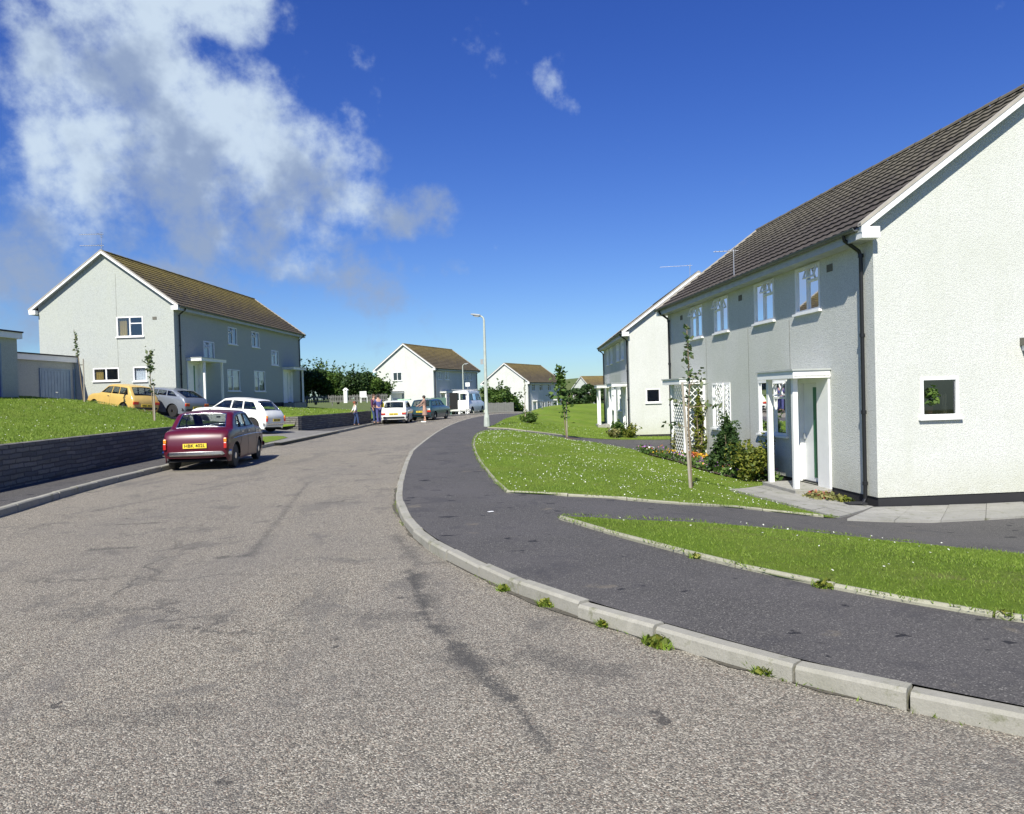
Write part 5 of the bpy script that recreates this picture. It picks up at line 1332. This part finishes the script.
for k, (x, y, w, h, s) in enumerate([(5.2, 36.6, .8, .75, 21), (5.75, 36.2, .7, .55, 22), (4.9, 35.8, .6, .4, 23)]):
    bush('shrub', x, y, g1(x, y), w, h, ['tallest shrub by the corner pipe of the second right house', 'smaller shrub right of the tall one at the second right house', 'low shrub left in the bed at the second right house'][k], mat=['leaf_mid', 'leaf_gold', 'leaf_dry'][k], n=900, size=.07, seed=s)
bush('climber', 5.72, 22.75, -.74, .75, 2.1, 'green climbing plant growing up the lattice of the far porch', cat='climber', mat='leaf_gold', n=420, size=.07, seed=31, shape='cone', d=.3)
bush('climber', 5.35, 23.9, -.74, .5, .95, 'short dry climber at the foot of the lattice', cat='climber', mat='leaf_dry', n=350, size=.06, seed=32, d=.3)
# flower beds: soil, low plants, flowers
FB = [(4.55, 27.0), (4.6, 24.8), (4.95, 22.7), (5.05, 20.6), (5.2, 18.6), (5.5, 17.5), (6.32, 17.4), (6.25, 20), (6.0, 22.6), (5.4, 23.4), (4.95, 25.2), (4.95, 27.2)]
sheet('flower_bed', FB, lambda x, y: Gz(x, y) + .07, 'soil', .3, .25)
hues = {'petal_yellow': (.55, .33, .02), 'petal_purple': (.28, .10, .35), 'petal_pink': (.65, .28, .40), 'petal_white': (.8, .8, .76), 'petal_orange': (.45, .13, .02)}
for k, c in hues.items(): simple(k, c, .7)
def bedplants():
    rr = random.Random(17); P = []; F = {k: [] for k in hues}
    lst = list(hues)
    for i in range(5200):
        x, y = rr.uniform(4.5, 6.6), rr.uniform(17.4, 27.2)
        if not pip(FB, [x], [y])[0]: continue
        h = .12 + .20 * max(0, noise.noise((x * 2, y * 2, 0)) + .4); z = g1(x, y) + .06
        P.append((x + rr.gauss(0, .05), y, z + rr.uniform(0, h)))
        if rr.random() < .20:
            v = noise.noise((x * 1.5, y * 1.1, 7)) + rr.uniform(-.25, .25); kind = lst[0] if v < -.22 else lst[1] if v < .05 else lst[2] if v < .22 else lst[4] if v < .36 else lst[3]
            F[kind].append((x + rr.gauss(0, .05), y, z + h + rr.uniform(-.02, .06)))
    o = leafquads('ground_cover', np.array(P), .075, 'leaf_mid'); o['kind'] = 'stuff'
    for k in hues:
        if F[k]: o = leafquads('flowers', np.array(F[k]), .06, k, up=.6, long=1.0); o['kind'] = 'stuff'
bedplants()
for k, (x, y, m, s) in enumerate([(5.45, 22.55, 'petal_orange', 1), (5.62, 22.1, 'petal_yellow', 2)]):
    e = empty('flower_clump', (x, y, -.70), 0, ['orange flower clump at the foot of the sunlit lattice', 'yellow flower clump right of the orange one'][k], 'flowers')
    leafball('foliage', (0, 0, .12), .2, 220, .07, 'leaf_mid', e, .6); leafball('flowers', (0, 0, .26), .2, 150, .07, m, e, .45)
    MB().tube([(0, 0, 0), (0, 0, .2)], .008, 5).build('stem', 'bark', e)
# straggly plants in the little bed by the near step
e = empty('bedding_plant', H1('F', 1.05, .02, .55), A1, 'straggly reddish green plants in the small kerbed bed right of the near step', 'plants')
leafball('foliage', (0, 0, .06), .42, 420, .06, 'leaf_dry', e, .28); leafball('flowers', (0.05, .1, .12), .3, 60, .05, simple('petal_red', (.4, .08, .06), .7) and 'petal_red', e, .3)
m = MB(); a = H1('F', .45, 0, .80); b = H1('F', 1.65, 0, .80); m.tube([(a[0], a[1], -.70), (b[0], b[1], -.68)], .035, 4); m.build('bed_edging', 'slab')['kind'] = 'structure'
e = empty('bedding_plant', H1('F', .60, .02, .30), A1, 'tiny tuft at the black plinth near the downpipe', 'plants'); leafball('foliage', (0, 0, .05), .16, 120, .06, 'leaf_gold', e, .5)
m = MB(); m.box(-.17, .17, -.12, .12, 0, .02); q = H1('F', .15, .085, .35); g = m.build('drain_cover', 'plinth'); g.location = q; tag(g, 'dark drain grating on the slabs under the corner downpipe', 'drain')

# weeds along the kerb and edging
def weed(x, y, z, r, n, label, mat='leaf_gold', seed=1, tall=.10):
    rr = random.Random(seed); V = []
    for i in range(n):
        a = rr.uniform(0, 6.28); b = r * rr.random() ** .7; cx, cy = b * math.cos(a), b * math.sin(a) * .55; h = tall * rr.uniform(.4, 1.2); w = rr.uniform(.003, .008); dx, dy = rr.gauss(0, .035), rr.gauss(0, .035)
        V += [(cx - w, cy, 0), (cx + w, cy, 0), (cx + dx, cy + dy, h)]
    e = empty('weed', (x, y, z), RAD(rr.uniform(-50, -20)), label, 'weed', 'weeds in the kerb joints')
    o = np_mesh('blades', np.array(V), 3, 'blade', e); leafball('foliage', (0, 0, .03), r * .6, n // 3, .035, mat, e, .4)
    return e
WD = [(1.33, 3.98, .16, 190, 'leafy dandelion like weed, nearest of the tufts growing at the foot of the kerb'), (.84, 4.47, .20, 260, 'widest grassy tuft at the kerb, left of the leafy weed'), (.55, 4.86, .08, 90, 'small tuft at the kerb joint left of the widest tuft'),
      (.20, 5.36, .13, 170, 'grass tuft at the kerb below the tip of the near lawn'), (-.12, 5.82, .10, 110, 'farthest grass tuft at the foot of the kerb')]
for k, (x, y, r, n, lb) in enumerate(WD): weed(x + .01, y + .01, .0, r * .6, n, lb, seed=k, tall=.05)
WD2 = [(2.22, 5.32, .12, 110, 'spreading weed where the lawn edging meets the footpath'), (3.0, 4.5, .10, 80, 'rightmost weed on the edging of the near lawn'), (1.55, 6.35, .07, 60, 'small weed on the edging near its middle')]
for k, (x, y, r, n, lb) in enumerate(WD2): weed(x - .01, y - .01, g1(x, y), r * .8, n, lb, seed=20 + k, tall=.045)

# mown grass: short blades, thinning with distance, and the daisies in it
def grass():
    V = []; D = []
    def scatter(poly, zf, n, s0, dais):
        xs = [p[0] for p in poly]; ys = [p[1] for p in poly]
        x = RNG.uniform(min(xs), max(xs), n * 3); y = RNG.uniform(max(min(ys), 2), min(max(ys), 46), n * 3); y = y
        keep = pip(poly, x, y) & (np.abs(x) < y * .74 + .5); x, y = x[keep][:n], y[keep][:n]; m = len(x); z = zf(x, y)
        s = s0 * (.6 + .8 * RNG.random(m)); a = RNG.random(m) * 6.283; w = s * .16
        dx, dy = RNG.normal(size=m) * s * .5, RNG.normal(size=m) * s * .5
        p0 = np.column_stack([x - np.cos(a) * w, y - np.sin(a) * w, z - .004]); p1 = np.column_stack([x + np.cos(a) * w, y + np.sin(a) * w, z - .004]); p2 = np.column_stack([x + dx, y + dy, z + s * .85])
        V.append(np.stack([p0, p1, p2], 1).reshape(-1, 3))
        if dais:
            x = RNG.uniform(min(xs), max(xs), dais * 3); y = RNG.uniform(max(min(ys), 2), min(max(ys), 46), dais * 3)
            nz = np.array([noise.noise((a_ * .8, b_ * .8, 3.3)) for a_, b_ in zip(x, y)])
            keep = pip(poly, x, y) & (np.abs(x) < y * .74 + .5) & (nz + RNG.normal(size=len(x)) * .25 > .02); x, y = x[keep], y[keep]; m = len(x); z = zf(x, y) + .035 + .02 * RNG.random(m)
            r = .005 + .004 * RNG.random(m) + .00018 * y; a0 = RNG.random(m)
            tx, ty = RNG.normal(size=m) * .3, -.25 + RNG.normal(size=m) * .3
            P = [np.column_stack([x + r * np.cos(a0 + k * 1.0472), y + r * np.sin(a0 + k * 1.0472), z + r * (np.cos(a0 + k * 1.0472) * tx - np.sin(a0 + k * 1.0472) * ty)]) for k in range(6)]
            D.append(np.stack(P, 1).reshape(-1, 3))
    scatter(LAWN2, lawn_z2, 130000, .018, 300)
    scatter(LAWN1, lawn_z1, 130000, .022, 1400)
    scatter(LAWN3, lawn_z3, 30000, .06, 400)
    L1 = [p for p in LEFT1 if p[0] > -30] + [(-30, 31.8), (-30, 8)]
    scatter([(-8.9, 9)] + [(p[0] - .3, p[1]) for p in WA[2:]] + [(-10.3, 25.8), (-12.3, 27.2), (-14.6, 30.8), (-17.5, 31.9), (-30, 32), (-30, 9)], Lz, 60000, .045, 1300)
    scatter([(p[0] - .3, p[1]) for p in WB] + [(-9.2, 46), (-30, 46), (-30, 38.5), (-17, 37.6), (-13.4, 37), (-12, 35)], Lz, 16000, .06, 250)
    # longer tufts straggling over the edging strips
    for poly, zf in ((LAWN1, lawn_z1), (LAWN2, lawn_z2)):
        P = np.array(densify(poly, .012)); P = P[(np.abs(P[:, 0]) < P[:, 1] * .76 + .5) & (P[:, 1] < 34) & (P[:, 1] > 3)]
        nz = np.array([noise.noise((a * 2.3, b * 2.3, 8.1)) for a, b in P]); P = P[nz + RNG.normal(size=len(P)) * .22 > -.02]
        P = np.repeat(P, 2, 0) + RNG.normal(size=(len(P) * 2, 2)) * .024; m = len(P); z = Gz(P[:, 0], P[:, 1]) + .03
        s = .034 * (.4 + RNG.random(m)); a = RNG.random(m) * 6.283; w = s * .13
        dx, dy = RNG.normal(size=m) * s * .7, RNG.normal(size=m) * s * .7
        V.append(np.stack([np.column_stack([P[:, 0] - np.cos(a) * w, P[:, 1] - np.sin(a) * w, z]), np.column_stack([P[:, 0] + np.cos(a) * w, P[:, 1] + np.sin(a) * w, z]), np.column_stack([P[:, 0] + dx, P[:, 1] + dy, z + s * .8])], 1).reshape(-1, 3))
    # moss and seedlings in the gutter against the kerb
    P = np.array(densify([p for p in KR if 2.5 < p[1] < 30], .01, False)); nz = np.array([noise.noise((a * 1.6, b * 1.6, 2.2)) for a, b in P]); P = P[nz + RNG.normal(size=len(P)) * .15 > .32]
    P = P + RNG.normal(size=P.shape) * .014; m = len(P); s = .022 * (.4 + RNG.random(m)); a = RNG.random(m) * 6.283; w = s * .2
    V.append(np.stack([np.column_stack([P[:, 0] - np.cos(a) * w, P[:, 1] - np.sin(a) * w, 0 * a]), np.column_stack([P[:, 0] + np.cos(a) * w, P[:, 1] + np.sin(a) * w, 0 * a]), np.column_stack([P[:, 0] + RNG.normal(size=m) * s * .6, P[:, 1] + RNG.normal(size=m) * s * .6, s])], 1).reshape(-1, 3))
    o = np_mesh('grass', np.concatenate(V), 3, 'blade'); o['kind'] = 'stuff'
    o = np_mesh('daisies', np.concatenate(D), 6, 'daisy'); o['kind'] = 'stuff'
grass()

# hedge of bushes beyond the terrace, trees further off
HB = [(-17.6, 61, 3.4, 2.3, 'leftmost'), (-15.9, 60, 3.0, 2.9, 'second'), (-14.2, 60.5, 3.0, 2.6, 'third'), (-12.6, 60, 3.0, 2.55, 'fourth'), (-11.2, 61, 2.4, 2.1, 'rightmost')]
for k, (x, y, w, h, nm) in enumerate(HB):
    bush('hedge_bush', x, y, 1.28, w * 1.1, h + .25, nm + ' of the five dark bushes between the left house and the white gabled house', n=7500, size=.13, seed=40 + k, mat='leaf_dark' if k % 2 else 'leaf_mid', group='dark bushes beyond the terrace lawn')
for k, (x, y, w, h, lb) in enumerate([(-2.4, 88, 2.6, 3.4, 'dark bush just right of the main lamp post'), (-.8, 88, 2.8, 3.3, 'bush at the white gable left of the far house front'), (.5, 90, 1.6, 1.6, 'low end of the bush below the far white gable')]):
    bush('bush', x, y, -.9, w, h, lb, n=3600, size=.22, seed=60 + k, mat='leaf_mid')
def tree(name, x, y, z, w, h, label, seed, mat='leaf_dark', size=.3, n=4500):
    rng = np.random.default_rng(seed); rr = random.Random(seed); e = empty(name, (x, y, z), 0, label, 'tree', 'trees among the far houses')
    MB().tube([(0, 0, -.3), (.05, 0, h * .3), (-.05, 0, h * .6), (0, 0, h * .85)], [.22, .16, .1, .03], 8).build('trunk', 'bark', e, smooth=True)
    for k in range(5):
        a = k * 1.3; MB().tube([(0, 0, h * (.25 + .08 * k)), (w * .2 * math.cos(a), w * .2 * math.sin(a), h * (.38 + .08 * k)), (w * .36 * math.cos(a), w * .36 * math.sin(a), h * (.48 + .08 * k))], [.08, .05, .02], 6).build('limb', 'bark', e, smooth=True)
    P = []
    for k in range(20):
        zz = h * rr.uniform(.28, .92); rad = w / 2 * .7 * math.sqrt(max(0.05, 1 - ((zz / h - .55) / .5) ** 2)); a = k * 2.4
        P.append(clump(n // 20, (rad * math.cos(a), rad * math.sin(a), zz), (w * rr.uniform(.12, .2), w * .17, h * rr.uniform(.07, .13)), rng, .5))
    leafquads('crown', np.concatenate(P), size, mat, e)
for k, a in enumerate([(10.2, 128, -2.4, 5.0, 4.6, 'dark tree left of the small farthest gable'), (13.4, 126, -2.4, 5.4, 5.4, 'large dark tree in front of the farthest brown roof'), (16.0, 124, -2.4, 3.6, 4.6, 'dark tree beside the second right house porch'), (7.6, 124, -2.4, 2.6, 3.6, 'small dark tree right of the far white house')]):
    tree('tree', *a[:5], a[5], 80 + k)
# fences and garden bits
def fence(name, x0, y0, x1, y1, z, h, mat, label, pick=.13, gap=.5, post=None, cat='fence', rails=(.25, .8)):
    L = math.hypot(x1 - x0, y1 - y0); e = empty(name, (x0, y0, z), math.atan2(y1 - y0, x1 - x0), label, cat)
    b = MB(); n = int(L / pick)
    for i in range(n): b.box(i * pick, i * pick + pick * (1 - gap), -.012, .012, .05, h + .03 * math.sin(i * 1.7))
    b.build('pickets', mat, e)
    for t in rails: MB().box(0, L, .013, .05, h * t - .04, h * t + .04).build('rail', mat, e)
    k = 0
    while k <= L: MB().box(k - .04, k + .04, .051, .13, -.2, h * 1.05).build('post', mat, e); k += 1.9
    return e
simple('grey_timber', (.15, .15, .14), .9); simple('green_board', (.09, .17, .13), .8)
fence('picket_fence', -17.6, 56.5, -9.6, 57.5, 1.28, .6, 'grey_timber', 'weathered grey picket fence in front of the dark bushes')
fence('board_fence', -8.35, 71, -5.4, 71.5, -.3, 1.75, 'green_board', 'green close boarded fence behind the parked cars', pick=.15, gap=.04)
fence('white_pickets', -5.2, 72, -4.0, 72, -.35, 1.2, 'white_paint', 'few white pickets left of the white van', pick=.4, gap=.7)
fence('far_fence', -2.6, 82, 0.2, 82, -.6, 1.3, 'grey_timber', 'grey fence at the bend behind the main lamp post', pick=.2, gap=.05)
p_ = empty('gatepost', (-12.55, 56.0, 1.27), 0, 'white gatepost standing before the picket fence', 'gatepost')
MB().box(-.14, .14, -.14, .14, 0, .95).build('shaft', 'white_paint', p_, bevel=.02); MB().lathe([(.22, .951), (.22, 1.0), (.05, 1.15)], 4).build('cap', 'white_paint', p_)
p_ = empty('garden_chair', (-11.1, 55.5, 1.27), RAD(20), 'white garden chair on the terrace lawn behind the people', 'chair')
MB().box(-.25, .25, -.25, .25, .38, .43).build('seat', 'white_paint', p_); MB().box(-.25, .25, .22, .26, .431, .85).build('backrest', 'white_paint', p_)
for x in (-.22, .22):
    for y in (-.22, .22): MB().box(x - .02, x + .02, y - .02, y + .02, 0, .379).build('leg', 'white_paint', p_)

# ------------------------------------------------------------------ people
def skin(name, J, E, mat, parent=None, sub=2, root=0):
    me = bpy.data.meshes.new(name); me.from_pydata([j[:3] for j in J], E, [])
    o = bpy.data.objects.new(name, me); COL.objects.link(o)
    md = o.modifiers.new('skin', 'SKIN'); md.use_smooth_shade = True
    for i, j in enumerate(J):
        r = j[3]; me.skin_vertices[0].data[i].radius = (r, r if len(j) < 5 else j[4])
        me.skin_vertices[0].data[i].use_root = (i == root)
    s = o.modifiers.new('sub', 'SUBSURF'); s.levels = sub; s.render_levels = sub
    me.materials.append(MATS[mat]); 
    if parent: o.parent = parent
    return o
simple('skin_tone', (.50, .29, .20), .6); simple('hair_dark', (.02, .015, .012), .7); simple('hair_red', (.22, .06, .02), .7); simple('hair_brown', (.07, .04, .02), .7)
simple('denim', (.035, .06, .14), .9); simple('cloth_purple', (.13, .04, .16), .9); simple('cloth_blue', (.07, .075, .21), .9); simple('cloth_white', (.70, .70, .66), .9); simple('cloth_tan', (.33, .21, .16), .9); simple('cloth_plum', (.11, .03, .075), .9); simple('cloth_yellow', (.6, .5, .08), .9); simple('shoe', (.03, .025, .02), .7)
def person(loc, rz, h, label, hair, shirt, legs, lean=0, arms=((.1, .15), (-.1, .15)), skirt=None, stride=.08, bare=False, longhair=False):
    """arms: for each side (forward reach of the hand, how far it is raised 0..1)"""
    k = h / 1.72; b = [( -.10 * k, stride, .07 * k, .045 * k), (-.10 * k, stride * .6 + .03, .48 * k, .062 * k), (-.09 * k, .0, .90 * k, .09 * k)]
    def P(x, y, z): return (x * k, y * k - lean * max(0, z - .9) * k, z * k)
    J = [(*P(0, 0, .95), .13 * k, .10 * k), (*P(0, 0, 1.15), .125 * k, .095 * k), (*P(0, 0, 1.34), .15 * k, .10 * k), (*P(0, 0, 1.45), .075 * k), (*P(0, .0, 1.50), .050 * k),
         (*P(0, .01, 1.58), .082 * k, .095 * k), (*P(0, .01, 1.66), .078 * k, .09 * k)]
    E = [(0, 1), (1, 2), (2, 3), (3, 4), (4, 5), (5, 6)]
    for s in (-1, 1):
        n = len(J); st = stride * s
        J += [(*P(s * .09, 0, .86), .088 * k), (*P(s * .10, st * .5 + .03, .50), .060 * k), (*P(s * .10, st, .10), .040 * k), (*P(s * .10, st + .03, .045), .042 * k), (*P(s * .11, st + .17, .035), .035 * k)]
        E += [(0, n), (n, n + 1), (n + 1, n + 2), (n + 2, n + 3), (n + 3, n + 4)]
    for s, (fw, up) in zip((-1, 1), arms):
        n = len(J); sh = P(s * .17, 0, 1.38); el = P(s * .23, fw * .35, 1.38 - .28 + up * .12); ha = P(s * (.22 - .1 * up), fw, 1.38 - .54 + up * .38); hf = tuple(ha[i] + (ha[i] - el[i]) * .28 for i in range(3))
        J += [(*sh, .055 * k), (*el, .040 * k), (*ha, .028 * k), (*hf, .030 * k, .018 * k)]; E += [(2, n), (n, n + 1), (n + 1, n + 2), (n + 2, n + 3)]
        # fingers
        d = Vector(hf) - Vector(ha); d.normalize(); side = Vector((1, 0, 0))
        for q, l in ((-.018, .05), (-.006, .06), (.006, .055), (.018, .04)):
            m = len(J); a = Vector(hf) + Vector((0, q, 0)) * k; J += [(*(a + d * l * .5 * k), .007 * k), (*(a + d * l * k + Vector((0, 0, -.01 * k))), .006 * k)]; E += [(n + 3, m), (m, m + 1)]
        m = len(J); J += [(*(Vector(ha) + d * .03 * k + Vector((-s * .03 * k, .02 * k, 0))), .009 * k), (*(Vector(ha) + d * .07 * k + Vector((-s * .035 * k, .03 * k, 0))), .007 * k)]; E += [(n + 2, m), (m, m + 1)]
    o = skin('person', J, E, 'skin_tone'); o.location = loc; o.rotation_euler = (0, 0, rz); tag(o, label, 'person', 'people by the parked cars')
    g = 1.16
    sel = [0, 1, 2, 3]; n0 = 7 + 10
    Js = [tuple(J[i][:3]) + tuple(r * g for r in J[i][3:]) for i in (0, 1, 2)] + [tuple(J[3][:3]) + (.07 * k,)]; Es = [(0, 1), (1, 2), (2, 3)]
    for a in (17, 17 + 4 + 8 + 2):
        n = len(Js); A = J[a]; B = J[a + 1]; C = J[a + 2]; mid = tuple(B[i] + (C[i] - B[i]) * .8 for i in range(3)); Js += [(*A[:3], .068 * k), (*B[:3], .052 * k), (*mid, .040 * k)]; Es += [(2, n), (n, n + 1), (n + 1, n + 2)]
    skin('shirt', Js, Es, shirt, o, root=1)
    if skirt:
        m = MB(); pr = [(.135, .98), (.15, .85), (.19, .62), (.215, .46)]; n = 18; 
        m.v = [(r * k * math.cos(6.283 * q / n) * (1 + .05 * math.sin(q * 2.1)), (r * .8 * k * math.sin(6.283 * q / n)), z * k) for r, z in pr for q in range(n)]; m.f = [(i * n + q, i * n + (q + 1) % n, (i + 1) * n + (q + 1) % n, (i + 1) * n + q) for i in range(3) for q in range(n)]
        m.build('skirt', skirt, o, smooth='all')
    elif not bare:
        Jt = [tuple(J[0][:3]) + tuple(r * 1.12 for r in J[0][3:])]; Et = []
        for a in (7, 12):
            n = len(Jt); Jt += [(*J[a][:3], .10 * k), (*J[a + 1][:3], .074 * k), (*J[a + 2][:3], .060 * k)]; Et += [(0, n), (n, n + 1), (n + 1, n + 2)]
        skin('trousers', Jt, Et, legs, o)
    for a in (7, 12):
        c = J[a + 3]; m = MB(); m.box(c[0] - .045 * k, c[0] + .045 * k, c[1] - .07 * k, c[1] + .20 * k, 0, .075 * k); m.build('shoe', 'shoe' if not skirt else 'cloth_white', o, bevel=.02, seg=3)
    hd = J[5]; m = MB(); n = 14; hh = J[6]
    V = []; rows = 7
    for i in range(rows):
        t = i / (rows - 1) * 1.9
        for q in range(n):
            a = 6.283 * q / n; fr = max(0, math.sin(a)); lim = t * (1 - .42 * fr) if not longhair else t * (1.15 - .5 * fr)
            V.append((hd[0] + .100 * k * math.sin(lim) * math.cos(a), hd[1] - .012 * k + .112 * k * math.sin(lim) * math.sin(a), hd[2] + .035 * k + .115 * k * math.cos(lim)))
    m.add(V, [(i * n + q, i * n + (q + 1) % n, (i + 1) * n + (q + 1) % n, (i + 1) * n + q) for i in range(rows - 1) for q in range(n)]); m.build('hair', hair, o, smooth='all')
    m = MB(); m.add([(hd[0] - .012 * k, hd[1] + .088 * k, hd[2] - .01 * k), (hd[0] + .012 * k, hd[1] + .088 * k, hd[2] - .01 * k), (hd[0], hd[1] + .118 * k, hd[2] - .012 * k), (hd[0], hd[1] + .09 * k, hd[2] + .03 * k)], [(0, 1, 2), (0, 2, 3), (1, 3, 2), (0, 3, 1)]); m.build('nose', 'skin_tone', o)
    for s in (-1, 1):
        m = MB(); m.lathe([(.001, -.004), (.010 * k, 0), (.001, .004)], 8, 'y', (hd[0] + s * .032 * k, hd[1] + .090 * k, hd[2] + .028 * k)); m.build('eye', 'under', o)
        m = MB(); m.lathe([(.004, -.012), (.022 * k, 0), (.004, .012)], 8, 'x', (hd[0] + s * .092 * k, hd[1] + .0, hd[2] + .008 * k)); m.build('ear', 'skin_tone', o)
    m = MB(); m.box(hd[0] - .022 * k, hd[0] + .022 * k, hd[1] + .086 * k, hd[1] + .092 * k, hd[2] - .042 * k, hd[2] - .034 * k); m.build('mouth', 'lamp_red', o)
    return o
person((-8.48, 40.2, .11), RAD(-60), 1.32, 'red haired child in a white top and dungarees leaning on the shorter stone wall', 'hair_red', 'cloth_white', 'denim', lean=.15, arms=((-.25, .5), (-.2, .4)), stride=.12)
person((-7.95, 42.6, .11), RAD(-120), 1.70, 'person in a plum jacket, leftmost of the pair behind the white hatchback', 'hair_brown', 'cloth_plum', 'denim', arms=((.25, .4), (.1, .1)))
p = person((-7.55, 41.9, .11), RAD(25), 1.68, 'dark haired person in blue overalls, standing next to the white hatchback corner', 'hair_dark', 'cloth_blue', 'cloth_blue', arms=((.35, .7), (.35, .6)), lean=-.08, stride=.14)
b_ = empty('bag', (-7.42, 42.2, 1.02), 0, 'yellow bag held by the person in blue overalls', 'bag')
MB().box(-.15, .15, -.07, .07, 0, .28).build('sack', 'cloth_yellow', b_, bevel=.05, seg=3); MB().tube([(-.08, 0, .28), (-.05, 0, .36), (.05, 0, .36), (.08, 0, .28)], .01, 6).build('handle', 'cloth_yellow', b_)
person((-5.38, 45.6, .0), RAD(75), 1.66, 'dark haired woman in a tan skirt standing in the road beside the cars', 'hair_dark', 'cloth_tan', None, arms=((.42, .55), (.35, .5)), skirt='cloth_tan', lean=-.05, longhair=True)
# odds and ends
q = MB(); q.box(-.035, .035, -.022, .022, 0, .004); o = q.build('paper_scrap', 'white_paint'); o.location = (-.30, 9.15, .108); o.rotation_euler = (0, 0, .6); tag(o, 'scrap of white paper lying on the footpath before the lawn corner', 'litter')
